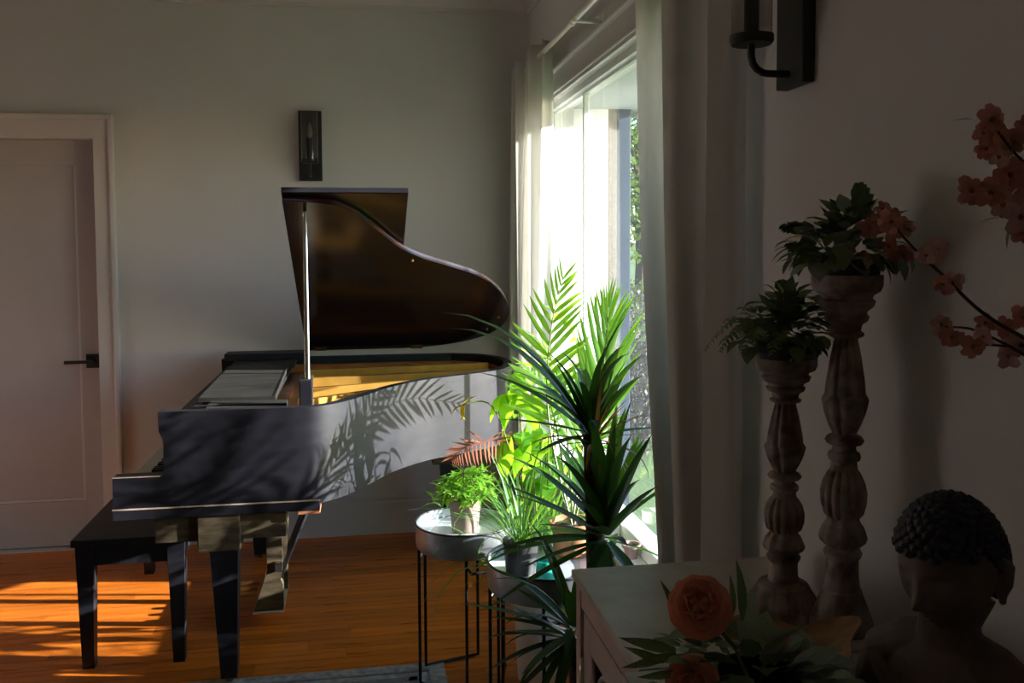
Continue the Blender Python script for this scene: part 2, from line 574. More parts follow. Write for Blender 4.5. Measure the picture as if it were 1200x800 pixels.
# skirting and crown mouldings
def skirting(name, x0, x1):
    b = MB()
    prof = [(WY, 0), (WY - 0.022, 0), (WY - 0.022, 0.165), (WY - 0.016, 0.175), (WY - 0.016, 0.19), (WY - 0.006, 0.205), (WY, 0.205)]
    A = [b.bm.verts.new((x0, p[0], p[1])) for p in prof]
    B = [b.bm.verts.new((x1, p[0], p[1])) for p in prof]
    n = len(prof)
    for i in range(n):
        b.bm.faces.new((A[i], A[(i + 1) % n], B[(i + 1) % n], B[i]))
    b.bm.faces.new(A)
    b.bm.faces.new(list(reversed(B)))
    return struct(b.build(name, M['trim']))

skirting('baseboard_back', -1.175, WX)
skirting('baseboard_back_left', XL, -2.19)
struct(MB().box(WX - 0.022, WX, 1.9, WY - 0.022, 0, 0.20, bev=0.004).build('baseboard_right', M['trim']))

def crown(name, back):
    prof = [(0, 0), (0.012, 0), (0.016, 0.02), (0.03, 0.035), (0.075, 0.085), (0.10, 0.10), (0.115, 0.12), (0.13, 0.125), (0.13, 0.15), (0, 0.15)]
    b = MB()
    ends = []
    for e in (0, 1):
        vs = []
        for d, h in prof:
            z = ZC - 0.15 + h
            if back:
                vs.append(b.bm.verts.new((XL if e == 0 else WX - d, WY - d, z)))
            else:
                vs.append(b.bm.verts.new((WX - d, YR if e == 0 else WY - d, z)))
        ends.append(vs)
    A, B = ends
    n = len(prof)
    for i in range(n):
        b.bm.faces.new((A[i], A[(i + 1) % n], B[(i + 1) % n], B[i]))
    b.bm.faces.new(A)
    b.bm.faces.new(list(reversed(B)))
    return struct(b.build(name, M['trim']))

crown('trim_1', True)
crown('trim_2', False)

# door with casing
cas = struct(MB().box(DX1 - 0.004, DX1 + 0.085, WY - 0.018, WY, 0, DZ + 0.085, bev=0.003).build('trim_3', M['trim']))
b = MB()
b.box(DX1 + 0.068, DX1 + 0.092, WY - 0.032, WY, 0, DZ + 0.105, bev=0.006)
b.box(DX0 - 0.092, DX0 - 0.068, WY - 0.032, WY, 0, DZ + 0.105, bev=0.006)
b.box(DX0 - 0.092, DX1 + 0.092, WY - 0.033, WY, DZ + 0.088, DZ + 0.112, bev=0.006)
b.build('outer_bead', M['trim'], cas)
MB().box(DX0 - 0.085, DX0 + 0.004, WY - 0.018, WY, 0, DZ + 0.085, bev=0.003).build('casing_side', M['trim'], cas)
MB().box(DX0 - 0.085, DX1 + 0.085, WY - 0.019, WY, DZ - 0.004, DZ + 0.09, bev=0.003).build('casing_head', M['trim'], cas)

door = struct(thing('door_1', ((DX0 + DX1) / 2, WY + 0.06, 0.0), None, None))
yd = WY + 0.055
st = 0.105
b = MB()
b.box(DX0 + 0.004, DX0 + st, yd, yd + 0.038, 0.008, DZ - 0.004, bev=0.002)
b.box(DX1 - st, DX1 - 0.004, yd, yd + 0.038, 0.008, DZ - 0.004, bev=0.002)
b.box(DX0 + st, DX1 - st, yd, yd + 0.038, 0.008, 0.235, bev=0.002)
b.box(DX0 + st, DX1 - st, yd, yd + 0.038, DZ - 0.13, DZ - 0.004, bev=0.002)
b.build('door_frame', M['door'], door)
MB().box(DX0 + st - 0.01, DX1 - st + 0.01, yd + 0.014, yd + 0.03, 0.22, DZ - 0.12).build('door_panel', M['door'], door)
b = MB()
b.box(DX0 + st, DX1 - st, yd + 0.004, yd + 0.016, 0.235, 0.247, bev=0.003)
b.box(DX1 - st - 0.012, DX1 - st, yd + 0.004, yd + 0.016, 0.235, DZ - 0.13, bev=0.003)
b.box(DX0 + st, DX0 + st + 0.012, yd + 0.004, yd + 0.016, 0.235, DZ - 0.13, bev=0.003)
b.build('panel_moulding', M['trim'], door)
hx = DX1 - 0.048
h = MB().box(hx - 0.034, hx + 0.034, yd - 0.012, yd, 0.905, 0.975, bev=0.003).build('handle_plate', M['iron'], door)
b = MB()
b.tube([(hx, yd - 0.010, 0.94), (hx, yd - 0.05, 0.94)], 0.011, 12)
b.box(hx - 0.125, hx + 0.012, yd - 0.058, yd - 0.042, 0.932, 0.948, bev=0.003)
b.build('lever', M['iron'], h)
b = MB()
b.box(DX0, DX0 + 0.003, WY, WY + 0.12, 0, DZ)
b.box(DX1 - 0.003, DX1, WY, WY + 0.12, 0, DZ)
b.box(DX0, DX1, WY, WY + 0.12, DZ - 0.003, DZ)
b.box(DX0, DX1, yd + 0.038, yd + 0.05, DZ - 0.02, DZ)
b.box(DX0 - 0.02, DX1 + 0.02, WY + 0.112, WY + 0.12, -0.02, DZ)  # unseen sheet added behind the door to stop light leaking under it
b.box(DX0, DX1, WY, WY + 0.112, -0.012, 0.0)  # threshold strip, added against the same light leak
b.build('door_jamb_light_stop', M['trim'], door)

# window
win = struct(thing('window_1', (WX + 0.07, 3.2, WIN[2]), None, None))
y0, y1, z0, z1 = WIN
fx0, fx1 = WX + 0.015, WX + 0.075
b = MB()
b.box(fx0, fx1, y0, y1, z1 - 0.028, z1, bev=0.004)
b.box(fx0, fx1, y0, y1, z0 + 0.002, z0 + 0.05, bev=0.004)
b.box(fx0, fx1, y0, y0 + 0.045, z0 + 0.05, z1 - 0.028, bev=0.004)
b.box(fx0, fx1, y1 - 0.045, y1, z0 + 0.05, z1 - 0.028, bev=0.004)
b.build('window_frame', M['wframe'], win)
MY = 3.72
MB().box(fx0 + 0.034, fx0 + 0.046, MY - 0.005, MY + 0.005, z0 + 0.05, z1 - 0.028, bev=0.004).build('mullion', M['wframe'], win)
for a, c in ((y0 + 0.045, MY - 0.005), (MY + 0.005, y1 - 0.045)):
    b = MB()
    b.box(fx0 + 0.02, fx0 + 0.038, a, c, z1 - 0.040, z1 - 0.028, bev=0.002)
    b.box(fx0 + 0.02, fx0 + 0.038, a, a + 0.004, z0 + 0.05, z1 - 0.040, bev=0.001)
    b.box(fx0 + 0.02, fx0 + 0.038, c - 0.004, c, z0 + 0.05, z1 - 0.040, bev=0.001)
    s = b.build('sash_bead', M['wframe'], win)
    bb = MB()
    vs = [bb.bm.verts.new(p) for p in ((fx0 + 0.04, a, z0 + 0.05), (fx0 + 0.04, c, z0 + 0.05), (fx0 + 0.04, c, z1 - 0.028), (fx0 + 0.04, a, z1 - 0.028))]
    bb.bm.faces.new(vs)
    bb.build('pane', M['glassw'], win)
MB().box(WX - 0.052, WX + 0.016, y0 - 0.05, y1 + 0.05, z0 - 0.028, z0 + 0.002, bev=0.006).build('window_sill', M['wframe'], win)
b = MB()
b.box(WX - 0.018, WX, y0 - 0.09, y1 + 0.09, z1, z1 + 0.112, bev=0.002)
b.box(WX - 0.018, WX, y0 - 0.09, y0, z0, z1, bev=0.002)
b.box(WX - 0.018, WX, y1, y1 + 0.09, z0, z1, bev=0.002)
b.box(WX - 0.015, WX, y0 - 0.09, y1 + 0.09, z0 - 0.11, z0 - 0.028, bev=0.002)
b.build('window_casing', M['trim'], win)
b = MB()
b.box(WX - 0.036, WX, y0 - 0.1, y1 + 0.1, z1 + 0.108, z1 + 0.122, bev=0.004)
b.box(WX - 0.024, WX, y0 - 0.09, y1 + 0.09, z1 + 0.016, z1 + 0.022, bev=0.002)
b.build('casing_cap', M['wframe'], win)
# ------------------------------------------------------------------ rug
rx0, rx1, ry0, ry1 = -1.75, 0.285, 1.1, 3.185
rug = thing('rug', (-0.7, 2.2, 0), 'pale grey woven rug on the floorboards at the bottom of the view', 'rug')
MB().box(rx0, rx1, ry0, ry1, 0.0, 0.007, bev=0.003).build('rug_field', M['rug'], rug)
b = MB()
for d, w in ((0.055, 0.012), (0.10, 0.03)):
    b.box(rx0 + d, rx1 - d, ry1 - d - w, ry1 - d, 0.006, 0.0085)
    b.box(rx0 + d, rx1 - d, ry0 + d, ry0 + d + w, 0.006, 0.0085)
    b.box(rx1 - d - w, rx1 - d, ry0 + d, ry1 - d, 0.006, 0.0085)
    b.box(rx0 + d, rx0 + d + w, ry0 + d, ry1 - d, 0.006, 0.0085)
b.build('border_band', M['rugd'], rug)

# ------------------------------------------------------------------ grand piano
PN, PF = 3.13, 4.62          # treble (near) and bass (far) outer faces
RZ0, RZ1 = 0.622, 0.958
piano = thing('grand_piano', (-0.1, 3.9, 0), 'black grand piano with raised lid in front of the pale wall', 'piano')
PB, PG = M['black'], M['gloss']
bent = [(-0.21, PN), (-0.145, 3.141), (-0.09, 3.180), (-0.038, 3.245), (0.022, 3.345), (0.135, 3.545), (0.265, 3.69), (0.395, 3.775), (0.535, 3.865), (0.635, 3.965), (0.695, 4.11), (0.712, 4.27), (0.68, 4.43), (0.60, 4.55), (0.47, PF)]
curve = [(p.x, p.y) for p in catmull([(-0.60, PN), (-0.35, PN)] + bent, 8)]
outer = curve + [(0.3, PF), (-0.60, PF)]
TH = 0.038
inner = offset_line(outer, TH)
MB().ribbon(outer, inner, RZ0, RZ1).build('rim', PB, piano)
lin_o = offset_line(outer, TH + 0.001)
lin_i = offset_line(outer, TH + 0.022)
MB().ribbon(lin_o, lin_i, RZ0 + 0.02, RZ1 - 0.035).build('inner_rim', M['liner'], piano)

# cheeks at both ends of the keyboard
cheek = [(-0.81, 0.632), (-0.81, 0.742), (-0.655, 0.744), (-0.648, 0.76), (-0.646, 0.845), (-0.650, 0.87), (-0.660, 0.892), (-0.662, 0.958), (-0.60, 0.958), (-0.60, 0.632)]
MB().prism(cheek, PN, PN + 0.06, 'y').build('cheek', PB, piano)
MB().prism(cheek, PF - 0.06, PF, 'y').build('cheek', PB, piano)
kb = MB()
kb.box(-0.812, -0.14, PN - 0.003, PF, 0.600, 0.635, bev=0.002)
kbo = kb.build('keybed', PB, piano)
b = MB()
b.box(-0.8125, -0.1395, PN - 0.0045, PN + 0.002, 0.6335, 0.6375)
b.box(-0.812, -0.66, PN - 0.001, PN + 0.002, 0.7415, 0.744)
b.build('pale_edge', M['edge'], kbo)  # pale strips along the keybed and cheek edges
M['copperwood'] = mat('bare_reddish_wood', (0.55, 0.22, 0.10), 0.5, noise=0.3, nscale=30)
tag(MB().box(-0.215, -0.139, PN - 0.002, PN + 0.10, 0.588, 0.603, bev=0.002).build('keybed_end', M['copperwood'], kbo), 'chipped bare wood corner')
b = MB()
b.box(-0.81, -0.785, PN + 0.06, PF - 0.06, 0.632, 0.685, bev=0.003)
b.build('keyslip', PB, piano)
b = MB()
b.box(-0.785, -0.60, PN + 0.06, PN + 0.125, 0.632, 0.715, bev=0.003)
b.box(-0.785, -0.60, PF - 0.125, PF - 0.06, 0.632, 0.715, bev=0.003)
b.build('key_block', PB, piano)
MB().box(-0.634, -0.60, PN + 0.06, PF - 0.06, 0.70, 0.925, bev=0.004).build('fallboard', PB, piano)
MB().box(-0.60, -0.555, PN + 0.05, PF - 0.05, 0.80, 0.930, bev=0.004).build('pin_block_rail', PB, piano)
# keys
k0, k1 = PN + 0.13, PF - 0.13
kw = (k1 - k0) / 52
wk = MB().box(-0.077, 0.077, -kw / 2 + 0.0006, kw / 2 - 0.0006, 0, 0.03, bev=0.0015).mesh('white_key', M['ivory'])
bk = MB().box(-0.048, 0.048, -0.0048, 0.0048, 0, 0.014, bev=0.002).mesh('black_key', M['ebony'])
for i in range(52):
    yy = k1 - (i + 0.5) * kw
    link('white_key', wk, piano, (-0.705, yy, 0.684))
    if i < 51 and (i % 7) in (0, 2, 3, 5, 6):
        link('black_key', bk, piano, (-0.676, yy - kw / 2, 0.712))

# music desk lying flat, and its side shelves
def slab(pts, z0, z1, name, m, parent=piano, bev=0):
    return MB().prism(pts, z0, z1).build(name, m, parent)

desk = slab([(-0.581, 4.26), (-0.327, 4.275), (-0.306, 3.35), (-0.569, 3.355)], 0.950, 0.965, 'music_desk', M['dusty'])
slab([(-0.325, 4.275), (-0.321, 4.275), (-0.300, 3.35), (-0.306, 3.35)], 0.948, 0.967, 'desk_lip', M['dusty'], desk)
slab([(-0.52, 3.315), (-0.254, 3.298), (-0.250, 3.205), (-0.518, 3.225)], 0.946, 0.960, 'desk_shelf', M['dusty'])
slab([(-0.518, 3.215), (-0.250, 3.195), (-0.247, PN + 0.038), (-0.516, PN + 0.038)], 0.942, 0.957, 'desk_shelf', M['dusty'])
slab([(-0.60, 4.60), (-0.30, 4.60), (-0.30, 4.29), (-0.585, 4.29)], 0.942, 0.956, 'desk_shelf', M['dusty'])
MB().box(-0.585, -0.315, PN + 0.04, PF - 0.04, 0.925, 0.940).build('desk_base', PB, piano)

# cast plate, soundboard, strings
ring = offset_line(outer, TH + 0.024)
sb_poly = [p for p in ring if p[0] > -0.58]
MB().prism(sb_poly, 0.80, 0.806).build('soundboard', M['sound'], piano)
b = MB()
po = [p for p in offset_line(outer, TH + 0.026) if p[0] > -0.30]
pi = [p for p in offset_line(outer, TH + 0.085) if p[0] > -0.30]
nmin = min(len(po), len(pi))
b.ribbon(po[:nmin], pi[-nmin:] if len(pi) > nmin else pi[:nmin], 0.862, 0.880)
b.prism([(-0.56, PN + 0.07), (-0.20, PN + 0.07), (-0.16, 3.7), (-0.19, 4.2), (-0.24, PF - 0.07), (-0.56, PF - 0.07)], 0.862, 0.878)
plate = b.build('iron_plate', M['gold'], piano)
def strut(p, q, w, z0, z1):
    p, q = Vector((*p, 0)), Vector((*q, 0))
    d = (q - p).normalized()
    n = Vector((-d.y, d.x, 0)) * w / 2
    MB().prism([(p - n)[:2], (q - n)[:2], (q + n)[:2], (p + n)[:2]], z0, z1).build('plate_strut', M['gold'], plate)
strut((-0.22, 3.42), (0.16, 3.70), 0.028, 0.872, 0.935)
strut((-0.20, 3.72), (0.40, 3.90), 0.028, 0.872, 0.935)
strut((-0.20, 4.00), (0.60, 4.12), 0.028, 0.872, 0.935)
strut((-0.22, 4.28), (0.62, 4.36), 0.028, 0.872, 0.935)
b = MB()
for i in range(70):
    t = i / 69
    ya = PN + 0.10 + t * (PF - PN - 0.22)
    xe = [p for p in pi if abs(p[1] - (ya + 0.12)) < 0.05 and p[0] > -0.1]
    xb = max([p[0] for p in xe]) - 0.03 if xe else 0.45
    b.tube([(-0.36, ya, 0.892), (max(xb, -0.10), min(ya + 0.12, PF - 0.12), 0.886)], 0.0011, 3, cap=False)
tag(b.build('strings', M['steel'], plate), kind='stuff')
b = MB()
for i in range(60):
    t = i / 59
    for r in range(3):
        b.box(-0.46 + r * 0.03, -0.455 + r * 0.03, PN + 0.12 + t * 1.25 + r * 0.006, PN + 0.125 + t * 1.25 + r * 0.006, 0.876, 0.906)
tag(b.build('tuning_pins', M['steel'], plate), kind='stuff')
tag(MB().box(-0.30, -0.285, PN + 0.12, PF - 0.12, 0.878, 0.888).build('felt_strip', M['felt'], plate), 'red felt strip')
b = MB()
for i in range(44):
    yy = PN + 0.14 + i * 0.027
    b.box(-0.235, -0.205, yy, yy + 0.019, 0.889, 0.912, bev=0.002)
tag(b.build('damper', M['potwhite'], plate), 'pale felt dampers', kind='stuff')
# stationary rear rail and its strip
MB().box(-0.64, -0.26, 4.50, PF + 0.012, 0.958, 0.99, bev=0.004).build('spine_strip', PB, piano)

# lid
TL = math.radians(27)
lid = bpy.data.objects.new('lid', None)
lid_out = [(-0.26, 0.0), (-0.26, 1.495), (-0.179, 1.492), (-0.085, 1.474), (-0.041, 1.443), (0.005, 1.396), (0.084, 1.276), (0.163, 1.145), (0.26, 1.045), (0.389, 0.958), (0.506, 0.872), (0.596, 0.756), (0.662, 0.613), (0.703, 0.451), (0.700, 0.302), (0.635, 0.165), (0.515, 0.075), (0.36, 0.02), (0.2, 0.0)]
seg = catmull([(u, v) for u, v in lid_out[1:]], 5)
poly = [(-0.26, 0.0)] + [(p.x, p.y) for p in seg]
b = MB()
A = [b.bm.verts.new((u, -v, 0.0)) for u, v in poly]
B_ = [b.bm.verts.new((u, -v, 0.020)) for u, v in poly]
n = len(poly)
b.bm.faces.new(A)
b.bm.faces.new(list(reversed(B_)))
side = []
for i in range(n):
    f = b.bm.faces.new((A[i], A[(i + 1) % n], B_[(i + 1) % n], B_[i]))
    side.append(f)
bmesh.ops.recalc_face_normals(b.bm, faces=b.bm.faces)
es = list({e for f in side for e in f.edges if e.calc_face_angle(0) > 0.9 and abs(e.verts[0].co.z - e.verts[1].co.z) < 1e-5})
bmesh.ops.bevel(b.bm, geom=es, offset=0.004, segments=2, affect='EDGES')
me = b.mesh('lid', M['lidgloss'])
lid = bpy.data.objects.new('lid', me)
COL.objects.link(lid)
lid.parent = piano
lid.location = Vector((0, PF, 0.985)) - WORLD(piano)
lid.rotation_euler = (-TL, 0, 0)
def lid_child(b, name, m):
    o = b.build(name, m, lid, off=False)
    return o
lid_child(MB().box(-0.262, 0.180, -1.515, -0.01, 0.023, 0.044, bev=0.003), 'front_flap', M['lidgloss'])
b = MB()
b.box(-0.262, 0.181, -1.519, -1.513, 0.024, 0.043)
b.box(0.177, 0.1825, -1.515, -0.6, 0.024, 0.043)
lid_child(b, 'flap_edge', PB)
for u in (-0.19, 0.29):
    b = MB()
    b.box(u - 0.03, u + 0.03, -0.045, -0.004, -0.003, 0.0)
    tag(lid_child(b, 'hinge', M['brass']), 'brass hinge')
b = MB()
for u, v in ((0.22, 1.02), (0.62, 0.25), (0.66, 0.40)):
    b.sphere((u, -v, -0.002), 0.006, 8, 6)
tag(lid_child(b, 'lid_buffer', M['brass']), kind='stuff')
# prop stick
pb_, pt_ = Vector((-0.178, 3.185, 0.945)), Vector((-0.186, PF - 1.425 * math.cos(TL) + 0.0, 0.985 + 1.425 * math.sin(TL) - 0.006))
b = MB()
b.tube([pb_, pb_.lerp(pt_, 0.5), pt_], [0.0095, 0.0085, 0.007], 10)
b.build('prop_stick', M['chrome'], piano)
b = MB()
b.box(-0.205, -0.160, 3.165, 3.205, 0.86, 1.045, bev=0.004)
b.build('prop_bracket', PB, piano)

# legs
def piano_leg(x, y, rail):
    b = MB()
    b.frustum((x, y, 0.480), 0.046, (x + 0.005, y, 0.022), 0.027)
    o = b.build('leg', PB, piano)
    b = MB()
    b.box(x - 0.085, x + 0.055, y - 0.05, y + 0.05, 0.474, 0.602, bev=0.005)
    b.build('leg_block', M['aged'], o)
    b = MB()
    b.tube([(x + 0.005, y, 0.04), (x + 0.005, y, 0.025)], 0.014, 10)
    b.tube([(x - 0.006, y, 0.0125), (x + 0.016, y, 0.0125)], 0.0122, 16)
    b.build('caster', M['brass'], o)

piano_leg(-0.462, 3.182, True)
piano_leg(-0.490, 4.46, True)
piano_leg(0.42, 4.27, False)
tag(MB().box(-0.685, -0.255, 3.145, 3.25, 0.510, 0.60, bev=0.004).build('under_rail', M['aged'], piano), 'dusty rail below keybed')
MB().box(-0.722, -0.268, 4.40, 4.50, 0.466, 0.60, bev=0.004).build('under_rail', M['aged'], piano)
b = MB()
for p, q in (((-0.14, 3.45), (0.45, 4.3)), ((-0.14, 4.0), (0.5, 4.2)), ((-0.14, 4.5), (0.45, 4.4))):
    p, q = Vector((*p, 0)), Vector((*q, 0))
    d = (q - p).normalized()
    nn = Vector((-d.y, d.x, 0)) * 0.035
    b.prism([(p - nn)[:2], (q - nn)[:2], (q + nn)[:2], (p + nn)[:2]], 0.63, 0.78)
b.build('back_beam', M['worn'], piano)
# pedal lyre
b = MB()
for yy in (3.63, 3.86):
    b.prism([(-0.371, 0.60), (-0.371, 0.225), (-0.380, 0.195), (-0.426, 0.06), (-0.311, 0.06), (-0.311, 0.165), (-0.320, 0.185), (-0.312, 0.225), (-0.312, 0.60)], yy, yy + 0.035, 'y')
lyre = b.build('lyre', M['aged'], piano)
b = MB()
b.box(-0.405, -0.325, 3.66, 3.865, 0.061, 0.125, bev=0.004)
b.build('lyre_box', M['aged'], lyre)
b = MB()
b.box(-0.428, -0.309, 3.617, 3.913, 0.055, 0.0605)
b.build('lyre_edge', M['edge'], lyre)
for yy in (3.70, 3.765, 3.83):
    b = MB()
    b.box(-0.505, -0.42, yy - 0.012, yy + 0.012, 0.098, 0.110, bev=0.004)
    b.build('pedal', M['brass'], lyre)
for yy in (3.645, 3.875):
    b = MB()
    b.tube([(-0.150, yy, 0.605), (-0.325, yy, 0.19)], 0.010, 8)
    b.build('brace_rod', PB, lyre)
b = MB()
b.box(-0.338, -0.312, 3.60, 3.632, 0.225, 0.262, bev=0.004)
b.build('brace_clip', M['chrome'], lyre)

# ------------------------------------------------------------------ piano bench
bench = thing('piano_bench', (-0.82, 3.87, 0), 'black wooden piano bench with tapered legs pushed under the keyboard', 'bench')
bx0, bx1, by0, by1 = -1.0, -0.63, 3.355, 4.37
MB().box(bx0 - 0.012, bx1 + 0.012, by0 - 0.012, by1 + 0.012, 0.448, 0.474, bev=0.005).build('seat', PB, bench)
b = MB()
b.box(bx0 + 0.012, bx0 + 0.03, by0 + 0.02, by1 - 0.02, 0.375, 0.449)
b.box(bx1 - 0.03, bx1 - 0.012, by0 + 0.02, by1 - 0.02, 0.375, 0.449)
b.box(bx0 + 0.02, bx1 - 0.02, by0 + 0.012, by0 + 0.03, 0.375, 0.449)
b.box(bx0 + 0.02, bx1 - 0.02, by1 - 0.03, by1 - 0.012, 0.375, 0.449)
b.build('apron', PB, bench)
for x in (bx0 + 0.03, bx1 - 0.03):
    for yy in (by0 + 0.03, by1 - 0.03):
        MB().frustum((x, yy, 0.449), 0.030, (x, yy, 0.0), 0.020).build('leg', PB, bench)

# ------------------------------------------------------------------ wall sconces
def sconce(loc, rz, label):
    t = thing('wall_sconce', loc, label, 'wall lamp', 'wall sconces')
    def part(b, name, m, parent=t):
        bmesh.ops.rotate(b.bm, verts=b.bm.verts, cent=(0, 0, 0), matrix=Matrix.Rotation(rz, 3, 'Z'))
        o = b.build(name, m, parent, off=False)
        return o
    # local: wall at y = 0, lamp sticks out along -y, z from the bottom of the plate
    part(MB().box(-0.0575, 0.0575, -0.028, -0.0005, 0, 0.352, bev=0.003), 'backplate', M['iron'])
    b = MB()
    pts = [(0, -0.02, 0.025), (0, -0.075, 0.025)] + [(0, -0.075 - 0.035 * math.sin(a), 0.06 - 0.035 * math.cos(a)) for a in (0.3, 0.7, 1.1, 1.57)] + [(0, -0.11, 0.088)]
    b.tube(pts, 0.0075, 12)
    part(b, 'arm', M['iron'])
    cup = part(MB().lathe([(0.0, 0.082), (0.040, 0.082), (0.0445, 0.088), (0.0445, 0.100), (0.0, 0.100)], (0, -0.11, 0), 36), 'cup', M['iron'])
    part(MB().lathe([(0.0, 0.100), (0.0150, 0.100), (0.0150, 0.205), (0.0, 0.205)], (0, -0.11, 0), 16), 'candle_sleeve', M['iron'])
    part(MB().lathe([(0.0, 0.205), (0.011, 0.207), (0.0165, 0.225), (0.0165, 0.240), (0.010, 0.265), (0.003, 0.280), (0.0, 0.281)], (0, -0.11, 0), 16), 'bulb', M['bulb'])
    g = MB()
    g.lathe([(0.041, 0.1005), (0.041, 0.335)], (0, -0.11, 0), 36, close=False)
    part(g, 'glass_shade', M['glassc'])
    return t

sconce((-0.228, WY, 1.838), 0.0, 'black wall sconce with glass cylinder on the back wall above the piano')
sconce((WX, 1.757, 1.826), -math.pi / 2, 'black wall sconce with bent arm beside the near curtain')

# ------------------------------------------------------------------ curtain rod and curtains
RX, RZ = 0.80, 2.335
rod = thing('curtain_rod', (RX, 3.0, RZ), 'silver curtain rod with wall bracket above the window', 'curtain rod')
b = MB()
b.tube([(RX, 1.88, RZ), (RX, 3.33, RZ)], 0.0125, 14)
b.build('rod_sleeve', M['rod'], rod)
MB().tube([(RX, 3.33, RZ), (RX, 4.60, RZ)], 0.0105, 14).build('rod_inner', M['rod'], rod)
b = MB()
b.tube([(RX, 3.32, RZ), (RX, 3.345, RZ)], 0.015, 14)
b.build('rod_collar', M['rod'], rod)
for yy in (1.93, 3.27, 4.56):
    b = MB()
    b.box(WX - 0.004, WX - 0.0002, yy - 0.012, yy + 0.012, RZ - 0.05, RZ + 0.022, bev=0.001)
    b.tube([(WX - 0.003, yy, RZ - 0.014), (RX + 0.01, yy, RZ - 0.014), (RX - 0.008, yy, RZ - 0.012)], 0.0055, 8)
    b.tube([(RX - 0.016, yy, RZ - 0.004), (RX, yy, RZ - 0.0155), (RX + 0.016, yy, RZ - 0.004)], 0.004, 8)
    b.build('bracket', M['iron' if yy != 3.27 else 'rod'], rod)
for yy in (1.875,):
    MB().sphere((RX, yy, RZ), 0.018, 14, 10).build('finial', M['iron'], rod)

def curtain(label, fn, nu, nv, ztop, zbot, hem):
    """fn(u, v) -> (x, y); u along the cloth, v from the top down"""
    t = thing('curtain', (RX, fn(0.5, 0)[1], 0), label, 'curtain', 'window curtains')
    b = MB()
    g = [[b.bm.verts.new((*fn(i / nu, j / nv), ztop + (zbot - ztop) * j / nv)) for i in range(nu + 1)] for j in range(nv + 1)]
    for j in range(nv):
        for i in range(nu):
            f = b.bm.faces.new((g[j][i], g[j][i + 1], g[j + 1][i + 1], g[j + 1][i]))
            f.smooth = True
    o = b.build('curtain_panel', M['curtain'], t)
    md = o.modifiers.new('thick', 'SOLIDIFY')
    md.thickness = 0.002
    return t

def left_fn(u, v):
    ya = 4.625 - 0.80 * u + 0.16 * min(v, 0.7) * max(0.0, u - 0.4)
    amp = 0.036 + 0.016 * v
    ph = u * 4.6 * 2 * math.pi
    return (RX + amp * math.sin(ph) + 0.012 * math.sin(ph * 0.5 + 3 * v), ya + 0.02 * math.sin(2 * ph + 1.0) * (0.5 + v) + 0.015 * math.sin(u * 9 + v * 4))

c1 = curtain('cream curtain hanging in the corner between piano and window', left_fn, 112, 20, 2.385, 0.02, 0)

LEAD = ((2.40, 2.655), (2.218, 2.636), (1.57, 2.525), (1.095, 2.395), (0.88, 2.33), (0.665, 2.285), (0.0, 2.24))

def lead_at(z):
    for (za, ya), (zb, yb) in zip(LEAD, LEAD[1:]):
        if z >= zb:
            return ya + (yb - ya) * (za - z) / (za - zb)
    return LEAD[-1][1]

def right_fn(u, v):
    lead = lead_at(2.375 - 2.355 * v)
    near = 1.985
    L = lead - near
    if u > 0.9:        # return towards the wall
        k = (u - 0.9) / 0.1
        return (RX + 0.015 + 0.07 * k, near - 0.005 - 0.03 * math.sin(k * math.pi))
    uu = u / 0.9
    ph = uu * 2.6 * 2 * math.pi
    x = RX + (0.034 + 0.01 * math.sin(v * 3)) * math.sin(ph) * min(1.0, uu * 4) * min(1.0, (1 - uu) * 6 + 0.3) + 0.006 * math.sin(ph * 0.5 + 2 * v)
    if uu < 0.08:
        x += 0.05 * (0.08 - uu) / 0.08
    y = lead - L * uu + 0.016 * math.sin(2 * ph + 0.6) * min(1.0, uu * 5)
    return (x, y)

c2 = curtain('long grey-cream curtain hanging on the near side of the window', right_fn, 120, 24, 2.375, 0.02, 0)

# ------------------------------------------------------------------ galvanised tray tables
def tray_table(cx, cy, ztop, r, a0, label, hgt=0.085):
    t = thing('tray_table', (cx, cy, 0), label, 'side table', 'round tray tables')
    zb = ztop - hgt
    MB().lathe([(0, zb), (r - 0.008, zb), (r - 0.003, zb + 0.006), (r, zb + 0.02), (r, ztop), (r - 0.004, ztop), (r - 0.004, zb + 0.01), (0, zb + 0.01)], (cx, cy, 0), 64, close=False).build('tray', M['galv'], t)
    fl = MB().lathe([(0, ztop - 0.030), (r - 0.0045, ztop - 0.030), (r - 0.0045, ztop - 0.036), (0, ztop - 0.036)], (cx, cy, 0), 48, close=False).build('tray_floor', M['galvin'], t)
    b = MB()
    n = 64
    b.tube([(cx + (r - 0.001) * math.cos(2 * math.pi * k / n), cy + (r - 0.001) * math.sin(2 * math.pi * k / n), ztop) for k in range(n + 1)], 0.0035, 6, cap=False)
    b.build('tray_rim', M['iron'], t)
    rr = r - 0.009
    P = lambda a, z, q=1.0: (cx + rr * q * math.cos(a), cy + rr * q * math.sin(a), z)
    for k in range(3):
        a, c = a0 + k * 2 * math.pi / 3, a0 + k * 2 * math.pi / 3 + math.radians(78)
        b = MB()
        f = 0.0075
        b.tube([P(a, zb - 0.001), P(a, 0.03), P(a, f + 0.004), P(a + (c - a) * 0.06, f, 0.99), P(a + (c - a) * 0.94, f, 0.99), P(c, f + 0.004), P(c, 0.03), P(c, zb - 0.001)], 0.0055, 8)
        b.build('wire_leg', M['leg_iron'], t)
    b = MB()
    for k in range(3):
        a = a0 + k * 2 * math.pi / 3 + math.radians(78)
        c = a0 + (k + 1) * 2 * math.pi / 3
        b.tube([P(a, zb - 0.02), P(a + (c - a) * 0.15, zb - 0.045), P(a + (c - a) * 0.85, zb - 0.045), P(c, zb - 0.02)], 0.005, 8)
    b.build('wire_brace', M['leg_iron'], t)
    return t

